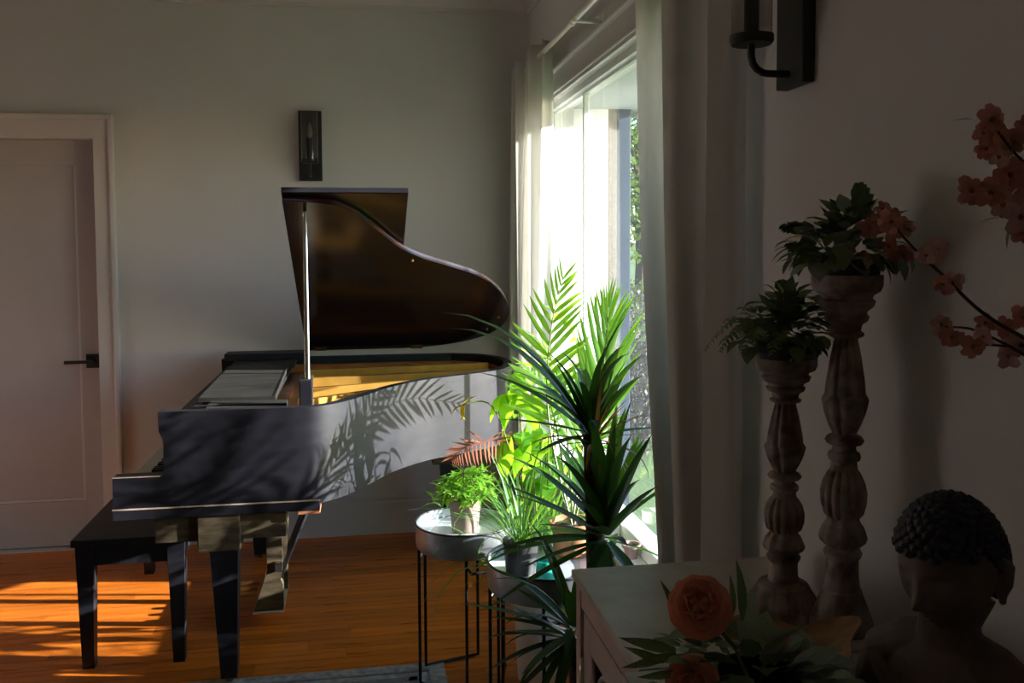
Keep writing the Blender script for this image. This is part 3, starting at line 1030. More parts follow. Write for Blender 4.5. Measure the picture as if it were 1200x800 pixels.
T1 = (0.352, 3.065, 0.555, 0.170)
T2 = (0.568, 2.675, 0.545, 0.192)
tray_table(*T1, math.radians(187), 'round galvanised tray table on wire legs holding the bushy green plant')
tray_table(*T2, math.radians(175), 'round galvanised tray table on wire legs behind the cabinet under dark plants')
# ------------------------------------------------------------------ plants by the window
def pot(parent, c, r0, r1, z0, h, m, soil=True, rim=0.0):
    prof = [(0, z0), (r0, z0), (r0 + (r1 - r0) * 0.02, z0 + 0.004), (r1, z0 + h)]
    if rim:
        prof = [(0, z0), (r0, z0), (r1, z0 + h - rim), (r1 + 0.005, z0 + h - rim), (r1 + 0.006, z0 + h)]
    prof += [(prof[-1][0] - 0.006, z0 + h), (prof[-1][0] - 0.010, z0 + h * 0.82), (0, z0 + h * 0.82)]
    o = MB().lathe(prof, (c[0], c[1], 0), 36, close=False).build('pot', m, parent)
    if soil:
        MB().lathe([(0, z0 + h * 0.88), (r1 - 0.007, z0 + h * 0.86), (r1 - 0.010, z0 + h * 0.80), (0, z0 + h * 0.80)], (c[0], c[1], 0), 20, close=False).build('soil', M['soil'], parent)
    return o

L_YUC = [leaf_mesh('leaf', M['yucca'], w, dr, 0.35, 7) for w, dr in ((0.055, 0.15), (0.062, 0.45), (0.05, 0.9))]
L_YUD = [leaf_mesh('leaf', M['yuccay'], w, dr, 0.3, 6) for w, dr in ((0.040, 0.8), (0.05, 1.6))]
L_PALM = [leaf_mesh('leaflet', M['palm'], w, dr, 0.25, 4) for w, dr in ((0.052, 0.2), (0.060, 0.55))]
L_YUT = [leaf_mesh('leaf', M['yuccay'], 0.026, dr, 0.3, 5) for dr in (0.3, 1.0)]
L_PALMN = [leaf_mesh('leaflet', M['palm'], w, dr, 0.25, 4) for w, dr in ((0.030, 0.15), (0.036, 0.4))]
L_BROAD = [leaf_mesh('leaf', M['broad'], w, dr, 0.2, 6, 'oval', wv) for w, dr, wv in ((0.22, 0.5, 0.15), (0.26, 0.9, 0.1), (0.18, 0.7, 0.2))]
L_BUSH = [leaf_mesh('leaf', M['bushy'], w, dr, 0.25, 4, 'oval') for w, dr in ((0.12, 0.4), (0.15, 0.9))]
L_SEDGE = [leaf_mesh('blade', M['sedge'], 0.011, dr, 0.3, 7) for dr in (0.7, 1.5, 2.2)]
L_DRY = [leaf_mesh('leaflet', M['dryfern'], 0.05, 0.4, 0.2, 3)]
L_FERN = [leaf_mesh('leaf', M['fernleaf'], w, dr, 0.2, 3, 'oval') for w, dr in ((0.30, 0.4), (0.42, 0.7), (0.16, 0.5))]
L_SAGE = [leaf_mesh('leaf', M['sage'], w, dr, 0.15, 4, 'oval') for w, dr in ((0.38, 0.5), (0.46, 0.3), (0.2, 0.6))]
L_LONG = [leaf_mesh('leaf', M['fernleaf'], 0.10, 0.3, 0.3, 4, 'oval')]


def dirv(az, el):
    return Vector((math.cos(az) * math.cos(el), math.sin(az) * math.cos(el), math.sin(el)))


def crown_leaves(parent, c, n, lmin, lmax, e0, e1, meshes, rng, r0=0.012, azr=None, tall=0.05):
    for i in range(n):
        t = (i + 0.5) / n
        az = i * 2.39996 + rng.uniform(-0.2, 0.2)
        if azr:
            az = azr[0] + (azr[1] - azr[0]) * rng.random()
        el = math.radians(e0 + (e1 - e0) * t + rng.uniform(-8, 8))
        d = dirv(az, el)
        L = lmin + (lmax - lmin) * rng.random()
        tip = Vector(c) + d * L
        if (tip.x > 0.73 and tip.y < 2.36) or tip.x > 0.92:
            if d.x > 0.45:
                continue
            d = Vector((d.x * 0.25, d.y + 0.25, d.z)).normalized()
        p = Vector(c) + Vector((d.x, d.y, 0)) * r0 + Vector((0, 0, tall * (1 - t)))
        link('leaf', rng.choice(meshes), parent, p, orient(d), L)

# tall yucca
YX, YY = 0.648, 2.41
rng = random.Random(11)
yucca = thing('yucca', (YX, YY, 0), 'tall dark yucca with sword leaves and a bare trunk in front of the window', 'plant')
pot(yucca, (YX, YY), 0.075, 0.095, 0.0, 0.24, M['potdark'])
b = MB()
b.tube([(YX, YY, 0.18), (YX + 0.004, YY + 0.01, 0.5), (YX - 0.006, YY + 0.01, 0.8), (YX - 0.018, YY, 0.98)], [0.034, 0.030, 0.026, 0.022], 12)
b.build('trunk', M['bark'], yucca)
b = MB()
b.tube([(YX + 0.03, YY - 0.02, 0.18), (YX + 0.05, YY - 0.01, 0.45), (YX + 0.02, YY - 0.02, 0.66)], [0.028, 0.024, 0.022], 12)
b.tube([(YX - 0.03, YY - 0.02, 0.18), (YX - 0.07, YY - 0.05, 0.30), (YX - 0.08, YY - 0.06, 0.42)], [0.026, 0.022, 0.018], 12)
b.build('branch_trunk', M['bark'], yucca)
c1_ = (YX - 0.018, YY, 0.975)
crown_leaves(yucca, c1_, 22, 0.20, 0.32, 82, 5, L_YUC, rng)
for i in range(16):
    d = dirv(rng.uniform(-1.6, 1.6), math.radians(rng.uniform(10, 85)))
    o = link('dry_leaf', L_YUT[i % 2], yucca, Vector(c1_) + Vector((0.015, 0.0, -0.01)), orient(d), rng.uniform(0.10, 0.23))
# long leaves of the top crown that the photograph shows one by one
for tip, droop in (((0.335, 2.50, 1.32), 2), ((0.34, 2.54, 1.27), 2), ((0.36, 2.50, 1.14), 1), ((0.80, 2.62, 1.16), 0), ((0.815, 2.56, 1.11), 1), ((0.74, 2.52, 1.22), 0), ((0.45, 2.42, 1.24), 1), ((0.74, 2.95, 1.14), 0), ((0.53, 2.36, 1.20), 0), ((0.66, 2.40, 1.26), 0)):
    d = Vector(tip) - Vector(c1_)
    link('leaf', L_YUC[droop], yucca, c1_, orient(d + Vector((0, 0, 0.10 * droop * d.length * 2))), d.length * (1.0 + 0.12 * droop))
for i in range(11):
    d = dirv(rng.uniform(0, 6.28), math.radians(rng.uniform(-35, 40)))
    o = link('leaf', rng.choice(L_YUD), yucca, Vector(c1_) + d * 0.01 + Vector((0.01, 0, -0.02)), orient(d), rng.uniform(0.12, 0.24))
    o.name = 'dry_leaf'
c2_ = (YX + 0.02, YY - 0.02, 0.675)
crown_leaves(yucca, c2_, 54, 0.25, 0.39, 84, -22, [L_YUC[0], L_YUC[1]], rng, 0.02, None, 0.07)
c3_ = (YX - 0.08, YY - 0.06, 0.43)
crown_leaves(yucca, c3_, 34, 0.20, 0.33, 75, -40, L_YUC, rng, 0.018)
for i in range(7):
    d = dirv(math.radians(rng.uniform(150, 215)), math.radians(rng.uniform(-30, 35)))
    link('leaf', rng.choice(L_YUC[:2]), yucca, c3_, orient(d), rng.uniform(0.22, 0.30))

# feather palm
def frond(parent, pts, n, l0, l1, ang0, ang1, meshes, m, name='frond', side=None, rad=0.004, start=0.3, lname='leaflet', rng=None, hang=0.0):
    line = catmull(pts, 6)
    b = MB()
    b.tube(line, [rad * (1 - 0.75 * i / len(line)) for i in range(len(line))], 6)
    o = b.build(name, m, parent)
    for i in range(n):
        t = start + (1 - start) * (i + 0.5) / n
        k = t * (len(line) - 1)
        a = int(k)
        p = line[a].lerp(line[min(a + 1, len(line) - 1)], k - a)
        tg = (line[min(a + 1, len(line) - 1)] - line[max(a - 1, 0)]).normalized()
        s = tg.cross(Vector(side) if side else Vector((0, 1, 0)))
        s.normalize()
        up = s.cross(tg)
        for sg in (-1, 1):
            u = (t - start) / (1 - start)
            ang = math.radians(ang0 + (ang1 - ang0) * u + (rng.uniform(-6, 6) if rng else 0))
            d = tg * math.cos(ang) + s * sg * math.sin(ang) + up * (rng.uniform(-0.15, 0.15) if rng else 0) + Vector((0, 0, -hang))
            L = (l0 + (l1 - l0) * u) * (0.75 + 0.5 * math.sin(math.pi * min(1, u + 0.12)))
            link(lname, (rng or random).choice(meshes), o, p, orient(d, up), L)
    return o

rng = random.Random(5)
PX_, PY_ = 0.665, 2.78
palm = thing('feather_palm', (PX_, PY_, 0.515), 'bright green feather palm with upright fronds against the window', 'plant')
pot(palm, (PX_, PY_), 0.052, 0.066, T2[2] - 0.030, 0.11, M['terra'], True, 0.02)
frond(palm, [(0.665, 2.78, 0.61), (0.63, 2.86, 0.80), (0.612, 2.90, 0.963), (0.612, 2.90, 1.12), (0.632, 2.90, 1.28), (0.668, 2.91, 1.40)], 15, 0.17, 0.11, 62, 22, L_PALM, M['stem'], rng=rng, start=0.34)
frond(palm, [(0.672, 2.78, 0.61), (0.74, 2.85, 0.80), (0.785, 2.88, 0.98), (0.808, 2.90, 1.16), (0.822, 2.91, 1.30)], 20, 0.26, 0.15, 30, 5, L_PALMN, M['stem'], rng=rng, start=0.36)
frond(palm, [(0.665, 2.785, 0.61), (0.72, 2.88, 0.78), (0.75, 2.95, 0.92), (0.76, 3.0, 1.05)], 12, 0.17, 0.10, 50, 18, L_PALM, M['stem'], rng=rng, start=0.35)
frond(palm, [(0.66, 2.785, 0.61), (0.66, 2.95, 0.85), (0.64, 3.08, 1.00), (0.58, 3.2, 1.08)], 12, 0.16, 0.09, 55, 22, L_PALM, M['stem'], rng=rng, start=0.35, side=(0, 0.5, 1))

for q in (((0.67, 2.79, 0.61), (0.70, 3.02, 0.90), (0.72, 3.30, 1.06), (0.71, 3.55, 1.04), (0.69, 3.74, 0.92)),
          ((0.675, 2.785, 0.61), (0.76, 3.00, 0.86), (0.79, 3.2, 1.10), (0.80, 3.42, 1.22), (0.79, 3.62, 1.24))):
    frond(palm, q, 16, 0.17, 0.09, 60, 25, L_PALM, M['stem'], rng=rng, start=0.36, side=(0.9, 0, 0.4))

# broad-leaved plant on the floor beside the window
BX_, BY_ = 0.69, 3.36
rng = random.Random(8)
broad = thing('broad_leaf_plant', (BX_, BY_, 0), 'broad leaved green plant glowing in the sun behind the palm', 'plant')
pot(broad, (BX_, BY_), 0.105, 0.125, 0.0, 0.30, M['potwhite'], True, 0.03)
for i in range(9):
    az = i * 0.7 + rng.uniform(-0.2, 0.2)
    reach = rng.uniform(0.04, 0.15)
    top = Vector((min(BX_ + reach * math.cos(az) - 0.03, 0.80), BY_ + reach * math.sin(az) - 0.06, rng.uniform(0.72, 1.05)))
    base = Vector((BX_ + 0.03 * math.cos(az), BY_ + 0.03 * math.sin(az), 0.25))
    line = catmull([base, base.lerp(top, 0.5) + Vector((0, 0, 0.06)), top], 5)
    MB().tube(line, [0.005 * (1 - 0.5 * k / len(line)) for k in range(len(line))], 6).build('stem', M['stem'], broad)
    for k in range(6):
        p = line[-1 - k] if k < len(line) - 3 else line[3]
        d = dirv(az + k * 2.4 + rng.uniform(-0.4, 0.4), math.radians(rng.uniform(-60, 25)))
        if d.x > 0.5:
            d.x = 0.3
        link('leaf', rng.choice(L_BROAD), broad, p, orient(d), rng.uniform(0.11, 0.17))
for px_, el in (((0.545, 3.2, 1.065), -70), ((0.57, 3.18, 1.07), -80), ((0.55, 3.2, 0.90), -60), ((0.60, 3.2, 0.86), -75), ((0.53, 3.2, 0.82), -70), ((0.63, 3.2, 0.97), -65), ((0.56, 3.22, 0.99), -55)):
    link('leaf', rng.choice(L_BROAD), broad, px_, orient(dirv(rng.uniform(2.8, 4.2), math.radians(el))), rng.uniform(0.14, 0.19))
# a lone yellowing shoot that leans over towards the piano
yel = mat('yellow_leaf', (0.42, 0.32, 0.03), 0.5, noise=0.2, nscale=20, trans=0.4, tcol=(0.6, 0.45, 0.03))
L_YEL = leaf_mesh('leaf', yel, 0.2, 0.9, 0.2, 5, 'oval')
MB().tube(catmull([(BX_ - 0.02, BY_ - 0.03, 0.26), (0.55, 3.2, 0.7), (0.46, 3.12, 0.94), (0.355, 3.10, 0.955)], 6), 0.003, 6).build('stem', M['stem'], broad)
for d in ((-0.7, 0, -0.3), (-0.2, -0.1, -1), (0.1, 0.0, -0.9), (0.5, 0, 0.5)):
    o = link('leaf', L_YEL, broad, (0.355, 3.10, 0.955), orient(d), 0.065)
frond(broad, [(0.62, 3.33, 0.62), (0.55, 3.22, 0.77), (0.46, 3.16, 0.81), (0.36, 3.12, 0.795), (0.31, 3.11, 0.765)], 17, 0.075, 0.05, 95, 75, L_DRY, M['dryfern'], 'dry_frond', None, 0.003, 0.35, rng=rng, hang=0.9)

# sedge in a dark pot on the second table
SX_, SY_ = 0.475, 2.655
rng = random.Random(21)
sedge = thing('grassy_pot_plant', (SX_, SY_, 0.515), 'grassy thin bladed plant in a dark pot on the tray table', 'plant')
pot(sedge, (SX_, SY_), 0.045, 0.055, T2[2] - 0.030, 0.10, M['potdark'])
for i in range(70):
    az = rng.uniform(0, 6.28)
    el = math.radians(rng.uniform(35, 88))
    p = Vector((SX_ + 0.03 * math.cos(az) * rng.random(), SY_ + 0.03 * math.sin(az) * rng.random(), T2[2] + 0.055))
    link('blade', rng.choice(L_SEDGE), sedge, p, orient(dirv(az, el)), rng.uniform(0.16, 0.36))
rng = random.Random(22)
sedge2 = thing('grassy_pot_plant', (0.60, 3.02, 0.0), 'tall thin bladed grassy plant on the floor between the two tray tables', 'plant')
pot(sedge2, (0.60, 3.02), 0.07, 0.085, 0.0, 0.30, M['potwhite'])
for i in range(110):
    az = rng.uniform(0, 6.28)
    el = math.radians(rng.uniform(55, 89))
    if math.cos(az) > 0.1:
        el = max(el, math.radians(80))
    p = Vector((0.60 + 0.05 * math.cos(az) * rng.random(), 3.02 + 0.05 * math.sin(az) * rng.random(), 0.26))
    link('blade', rng.choice(L_SEDGE), sedge2, p, orient(dirv(az, el)), rng.uniform(0.35, 0.62))

# bushy plant in its clay pot
UX, UY, UZ = 0.352, 3.055, T1[2] - 0.030
rng = random.Random(4)
bush = thing('bushy_pot_plant', (UX, UY, UZ), 'bushy bright green plant in a small clay pot on the tray table', 'plant')
pot(bush, (UX, UY), 0.044, 0.057, UZ, 0.112, M['potpink'])
for i in range(18):
    az = i * 2.4 + rng.uniform(-0.3, 0.3)
    r = 0.03 + 0.10 * ((i + 0.5) / 18) ** 0.7
    top = Vector((UX + r * math.cos(az), UY + r * math.sin(az), UZ + 0.26 - 1.1 * r + rng.uniform(-0.02, 0.035)))
    base = Vector((UX + 0.015 * math.cos(az), UY + 0.015 * math.sin(az), UZ + 0.095))
    line = catmull([base, base.lerp(top, 0.55) + Vector((0, 0, 0.03)), top], 8)
    MB().tube(line, 0.0018, 5).build('stem', M['stem'], bush)
    for k in range(16):
        t = 0.25 + 0.75 * k / 15
        p = line[min(int(t * (len(line) - 1)), len(line) - 1)]
        d = dirv(az + k * 2.4, math.radians(rng.uniform(-30, 50)))
        link('leaf', rng.choice(L_BUSH), bush, p, orient(d), rng.uniform(0.040, 0.062))

# no leaf may run through the glass or the wall
bpy.context.view_layer.update()
for o in [o for o in COL.objects if o.type == 'MESH' and o.name.split('.')[0] in ('leaf', 'leaflet', 'blade', 'dry_leaf')]:
    for v in o.data.vertices:
        w = o.matrix_world @ v.co
        if w.x > (0.95 if WIN[0] < w.y < WIN[1] and WIN[2] < w.z < WIN[3] else 0.9):
            bpy.data.objects.remove(o)
            break

# small things on the second table and the sill
b = MB()
b.lathe([(0, 0.515), (0.026, 0.515), (0.030, 0.520), (0.026, 0.575), (0.023, 0.575), (0.024, 0.530), (0, 0.524)], (0.535, 2.575, 0), 28, close=False)
tag(b.build('glass_cup', M['teal']), 'small teal glass cup on the tray table among the leaves', 'cup')
mug = thing('mug', (0.886, 3.10, WIN[2] + 0.002), 'white mug with round handle on the window sill behind plants', 'mug')
b = MB()
z = WIN[2] + 0.002
b.lathe([(0, z), (0.027, z), (0.030, z + 0.01), (0.032, z + 0.085), (0.028, z + 0.085), (0.026, z + 0.012), (0, z + 0.008)], (0.886, 3.10, 0), 28, close=False)
b.build('cup_body', M['potwhite'], mug)
b = MB()
b.tube([(0.873, 3.073, z + 0.02), (0.862, 3.054, z + 0.026), (0.857, 3.046, z + 0.045), (0.862, 3.054, z + 0.064), (0.873, 3.073, z + 0.07)], 0.005, 8)
b.build('handle', M['potwhite'], mug)
sp = thing('seedling_pot', (0.888, 2.86, z), 'little pinkish clay pot on the window sill behind plants', 'plant pot')
pot(sp, (0.888, 2.86), 0.020, 0.027, z, 0.048, M['potpink'], True, 0.012)

# ------------------------------------------------------------------ whitewashed cabinets
def cabinet(x0, x1, y0, y1, zt, label):
    t = thing('cabinet', ((x0 + x1) / 2, (y0 + y1) / 2, 0), label, 'cabinet', 'whitewashed cabinets along the window wall')
    MB().box(x0, x1, y0, y1, zt - 0.016, zt, bev=0.003).build('cabinet_top', M['cabtop'], t)
    i = 0.008
    b = MB()
    b.box(x0 + 0.05, x1 - i, y0 + i, y0 + i + 0.018, 0.06, zt - 0.016)
    b.box(x0 + 0.05, x1 - i, y1 - i - 0.018, y1 - i, 0.06, zt - 0.016)
    b.box(x1 - i - 0.012, x1 - i, y0 + i, y1 - i, 0.06, zt - 0.016)
    b.box(x0 + 0.03, x1 - i, y0 + i, y1 - i, 0.06, 0.08)
    b.box(x0 + 0.05, x1 - i, y0 + i, y1 - i, 0.42, 0.438)
    b.build('carcass', M['cabinet'], t)
    MB().box(x0 + 0.26, x0 + 0.27, y0 + 0.03, y1 - 0.03, 0.08, zt - 0.02).build('dark_inner_sheet', M['cabdark'], t)  # near-black sheet set inside, ahead of the whitewashed back
    b = MB()
    b.box(x0 + i, x0 + 0.045, y1 - i - 0.034, y1 - i, 0.0, zt - 0.016, bev=0.003)
    b.box(x0 + i, x0 + 0.045, y0 + i, y0 + i + 0.034, 0.0, zt - 0.016, bev=0.003)
    b.box(x1 - 0.05, x1 - i, y1 - i - 0.034, y1 - i, 0.0, 0.08)
    b.box(x1 - 0.05, x1 - i, y0 + i, y0 + i + 0.034, 0.0, 0.08)
    b.build('corner_posts', M['cabinet'], t)
    MB().box(x0 + 0.010, x0 + 0.035, y0 + 0.042, y1 - 0.042, zt - 0.062, zt - 0.016, bev=0.002).build('top_rail', M['cabinet'], t)
    nd = max(1, round((y1 - y0) / 0.45))
    w = (y1 - y0 - 0.096) / nd
    for k in range(nd):
        a, c = y0 + 0.048 + k * w + 0.006, y0 + 0.048 + (k + 1) * w - 0.006
        za, zc = 0.085, zt - 0.068
        fr = 0.052
        b = MB()
        b.box(x0 + 0.012, x0 + 0.032, a, a + fr, za, zc, bev=0.002)
        b.box(x0 + 0.012, x0 + 0.032, c - fr, c, za, zc, bev=0.002)
        b.box(x0 + 0.012, x0 + 0.032, a + fr, c - fr, zc - 0.06, zc, bev=0.002)
        b.box(x0 + 0.012, x0 + 0.032, a + fr, c - fr, za, za + 0.06, bev=0.002)
        d = b.build('door', M['cabinet'], t)
        MB().box(x0 + 0.024, x0 + 0.027, a + fr, c - fr, za + 0.06, zc - 0.06).build('door_glass', M['glassd'], d)
        yc, hw, zc2 = (a + c) / 2, (c - a) / 2 - fr, zc - 0.06
        b = MB()
        for s in (-1, 1):
            b.tube([(x0 + 0.018, yc + s * hw * (1 - (q / 10) ** 2 * 1.0), zc2 - 0.24 + 0.24 * math.sin(q / 10 * math.pi / 2)) for q in range(11)], 0.006, 8)
            b.tube([(x0 + 0.018, yc - s * hw + s * hw * 2 * math.sin(q / 10 * math.pi / 2), zc2 - 0.36 + 0.36 * (q / 10)) for q in range(11)], 0.006, 8)
        b.tube([(x0 + 0.018, yc, za + 0.06), (x0 + 0.018, yc, zc2)], 0.006, 8)
        b.build('curved_bars', M['cabinet'], d)
        b = MB()
        b.sphere((x0 - 0.004, c - 0.025 if k == 0 else a + 0.025, 0.48), 0.012, 14, 10)
        b.tube([(x0 - 0.001, c - 0.025 if k == 0 else a + 0.025, 0.48), (x0 + 0.014, c - 0.025 if k == 0 else a + 0.025, 0.48)], 0.005, 8)
        b.build('knob', M['iron'], d)
        b = MB()
        for zz in (zc - 0.12, za + 0.12):
            b.tube([(x0 + 0.010, c + 0.004, zz - 0.03), (x0 + 0.010, c + 0.004, zz + 0.03)], 0.005, 8)
        b.build('hinges', M['steel'], d)
    return t

ZT = 0.86
cabinet(0.410, 0.835, 1.285, 1.722, ZT, 'whitewashed cabinet with curved glass doors carrying two carved candlesticks')
cabinet(0.383, 0.865, 0.36, 1.281, ZT, 'second whitewashed cabinet at the bottom edge carrying the orange rose bouquet')

# ------------------------------------------------------------------ carved candlesticks
def candlestick(loc, H, base_r, label, k=1.0):
    t = thing('candlestick', loc, label, 'candlestick', 'carved candlesticks on the cabinet')
    def fl(n, amp):
        return lambda z, a: 1 - amp * (0.5 + 0.5 * math.cos(n * a)) ** 2
    c = loc
    def L(prof, f=None, seg=48):
        return MB().lathe([(r * k, z * H) for r, z in prof], c, seg, f)
    R = base_r
    L([(0, 0), (R, 0), (R, 0.012), (R * 0.96, 0.03), (R * 0.92, 0.036), (R * 0.85, 0.055), (R * 0.66, 0.098), (R * 0.62, 0.112), (R * 0.58, 0.115), (0.031, 0.125), (0.029, 0.145), (0, 0.146)], fl(28, 0.02), 112).build('base', M['carved'], t)
    L([(0, 0.14), (0.029, 0.142), (0.028, 0.20), (0.031, 0.205), (0.034, 0.218), (0.029, 0.232), (0.027, 0.24), (0, 0.241)]).build('lower_column', M['carved'], t)
    L([(0, 0.236), (0.030, 0.238), (0.038, 0.25), (0.041, 0.265), (0.037, 0.285), (0.034, 0.297), (0.029, 0.305), (0.027, 0.318), (0, 0.32)], lambda z, a: 1 + 0.05 * math.cos(9 * a), 72).build('bead_ring', M['carved'], t)
    L([(0, 0.312), (0.026, 0.315), (0.035, 0.33), (0.040, 0.36), (0.041, 0.39), (0.037, 0.42), (0.029, 0.445), (0.024, 0.455), (0, 0.456)], fl(14, 0.13), 112).build('fluted_bulb', M['carved'], t)
    L([(0, 0.452), (0.024, 0.453), (0.022, 0.478), (0.027, 0.482), (0.029, 0.492), (0.027, 0.502), (0.021, 0.508), (0.020, 0.522), (0.030, 0.527), (0.034, 0.537), (0.030, 0.548), (0.021, 0.555), (0, 0.556)]).build('collar', M['carved'], t)
    L([(0, 0.552), (0.020, 0.553), (0.028, 0.58), (0.035, 0.61), (0.039, 0.635), (0.041, 0.652), (0.037, 0.665), (0, 0.666)], fl(8, 0.16), 96).build('petal_cup', M['carved'], t)
    L([(0, 0.655), (0.036, 0.658), (0.034, 0.70), (0.027, 0.77), (0.021, 0.815), (0.020, 0.825), (0, 0.826)], fl(10, 0.14), 100).build('fluted_neck', M['carved'], t)
    L([(0, 0.822), (0.021, 0.823), (0.030, 0.830), (0.031, 0.838), (0.025, 0.845), (0.027, 0.862), (0.036, 0.872), (0.039, 0.885), (0.034, 0.892), (0.036, 0.900), (0.046, 0.912), (0.049, 0.928), (0.043, 0.936), (0.046, 0.944), (0.057, 0.955), (0.061, 0.972), (0.061, 1.0), (0.052, 1.0), (0.050, 0.99), (0, 0.99)], None, 56).build('cup', M['carved'], t)
    return t

CS1, CS2 = (0.728, 1.455, ZT), (0.792, 1.372, ZT)
candlestick(CS1, 0.447, 0.080, 'shorter carved candlestick with washed finish holding the fern', 0.86)
candlestick(CS2, 0.592, 0.056, 'taller carved candlestick with washed finish holding the flower arrangement', 0.92)

PET = leaf_mesh('petal', M['coral'], 0.34, 0.8, 0.25, 4, 'petal')
PETP = leaf_mesh('petal', M['pink'], 0.36, 0.7, 0.25, 4, 'petal')

def blossom(parent, p, d, r, pet, rng, n=7):
    c = MB().sphere(p, r * 0.16, 8, 6).build('flower', M['yuccay'], parent)
    q0 = orient(d, (0.2, 0.3, 1))
    ax = Vector(d).normalized()
    s = ax.cross(Vector((0.3, 0.2, 1))).normalized()
    w = ax.cross(s)
    for k in range(n):
        a = k * 2 * math.pi / n + rng.uniform(-0.2, 0.2)
        e = rng.uniform(0.25, 0.9) if k % 2 else rng.uniform(0.1, 0.4)
        dd = (s * math.cos(a) + w * math.sin(a)) * math.cos(e) + ax * math.sin(e)
        link('petal', pet, c, p, orient(dd, ax), r * rng.uniform(0.65, 1.0))

# fern on the shorter candlestick
rng = random.Random(31)
f1c = Vector((CS1[0], CS1[1], ZT + 0.447))
fern = thing('fern_plant', f1c, 'small dark fern plant sitting on the shorter candlestick', 'plant')
b = MB().lathe([(0, -0.004), (0.050, -0.004), (0.058, 0.012), (0.050, 0.03), (0, 0.034)], f1c, 24).build('planter', M['potdark'], fern)
for i in range(220):
    az, el = rng.uniform(0, 6.28), math.radians(rng.uniform(-5, 88))
    rr = rng.uniform(0.03, 0.088)
    p = f1c + Vector((0, 0, 0.028)) + Vector((math.cos(az) * math.cos(el) * rr * 1.05, math.sin(az) * math.cos(el) * rr * 0.9, math.sin(el) * rr * 1.0))
    link('leaf', rng.choice(L_FERN[:2]), fern, p, orient(dirv(az + rng.uniform(-0.8, 0.8), el - rng.uniform(0, 0.9))), rng.uniform(0.024, 0.04))
for az, L in ((math.radians(185), 0.115), (math.radians(170), 0.13), (math.radians(205), 0.10), (math.radians(-15), 0.09), (math.radians(230), 0.08)):
    d = dirv(az, 0.45)
    pts = [f1c + Vector((0, 0, 0.04)) + d * 0.02, f1c + Vector((0, 0, 0.055)) + Vector((d.x, d.y, 0.15)) * L * 0.7, f1c + Vector((0, 0, 0.045)) + Vector((d.x, d.y, 0)) * L, f1c + Vector((0, 0, 0.015)) + Vector((d.x, d.y, 0)) * (L + 0.025)]
    frond(fern, pts, 13, 0.032, 0.012, 80, 55, [L_FERN[2]], M['stem'], 'frond', (0, 0, 1), 0.0014, 0.15, rng=rng)

# flowers and greenery on the taller candlestick
rng = random.Random(33)
f2c = Vector((CS2[0], CS2[1], ZT + 0.592))
arr = thing('flower_arrangement', f2c, 'artificial sage greenery with coral flowers sitting on the taller candlestick', 'flower arrangement')
MB().lathe([(0, -0.004), (0.050, -0.004), (0.052, 0.012), (0.045, 0.025), (0, 0.028)], f2c, 24).build('planter', M['potdark'], arr)
for i in range(190):
    az, el = rng.uniform(0, 6.28), math.radians(rng.uniform(-10, 80))
    rr = rng.uniform(0.035, 0.095)
    p = f2c + Vector((-0.005, 0, 0.03)) + Vector((math.cos(az) * math.cos(el) * rr * 1.1, math.sin(az) * math.cos(el) * rr * 0.8, math.sin(el) * rr * 0.8))
    ms = L_SAGE if rng.random() < 0.55 else L_FERN[:2]
    link('leaf', rng.choice(ms), arr, p, orient(dirv(az + rng.uniform(-0.8, 0.8), el - rng.uniform(0, 0.9))), rng.uniform(0.026, 0.046))
for az, z in ((math.pi, 0.035), (math.radians(165), 0.065), (math.radians(200), 0.02), (math.radians(75), 0.12)):
    d = dirv(az, 0.15)
    if z > 0.1:
        pts = [f2c + Vector((0.02, 0, 0.06)), f2c + Vector((0.022, 0, 0.11)), f2c + Vector((0.018, 0, 0.145))]
    else:
        pts = [f2c + Vector((0, 0, 0.02)) + d * 0.02, f2c + Vector((0, 0, z)) + d * 0.07, f2c + Vector((0, 0, z)) + d * 0.105]
    frond(arr, pts, 6, 0.024, 0.016, 70, 40, [L_FERN[1]], M['stem'], 'sprig', (0, 0.5, 1), 0.0014, 0.3, lname='leaf', rng=rng)
for o_ in ((0.02, -0.05, 0.085), (0.045, -0.05, 0.07), (0.05, -0.04, 0.095), (0.035, -0.06, 0.045), (0.075, -0.04, 0.03), (0.072, -0.045, 0.075), (0.005, -0.055, 0.075), (0.03, -0.05, 0.105)):
    p = f2c + Vector(o_)
    blossom(arr, p, (-0.3 + rng.uniform(-0.4, 0.4), -1, 0.2 + rng.uniform(-0.4, 0.4)), rng.uniform(0.017, 0.024), PET, rng, 6)
b = MB()
for o_ in ((-0.045, -0.06, 0.035), (-0.03, -0.065, 0.04), (-0.035, -0.06, 0.028), (-0.01, -0.065, 0.035), (0.0, -0.065, 0.022), (-0.055, -0.05, 0.02)):
    b.sphere(f2c + Vector(o_), 0.006, 10, 8)
tag(b.build('berries', M['yuccay'], arr), kind='stuff')

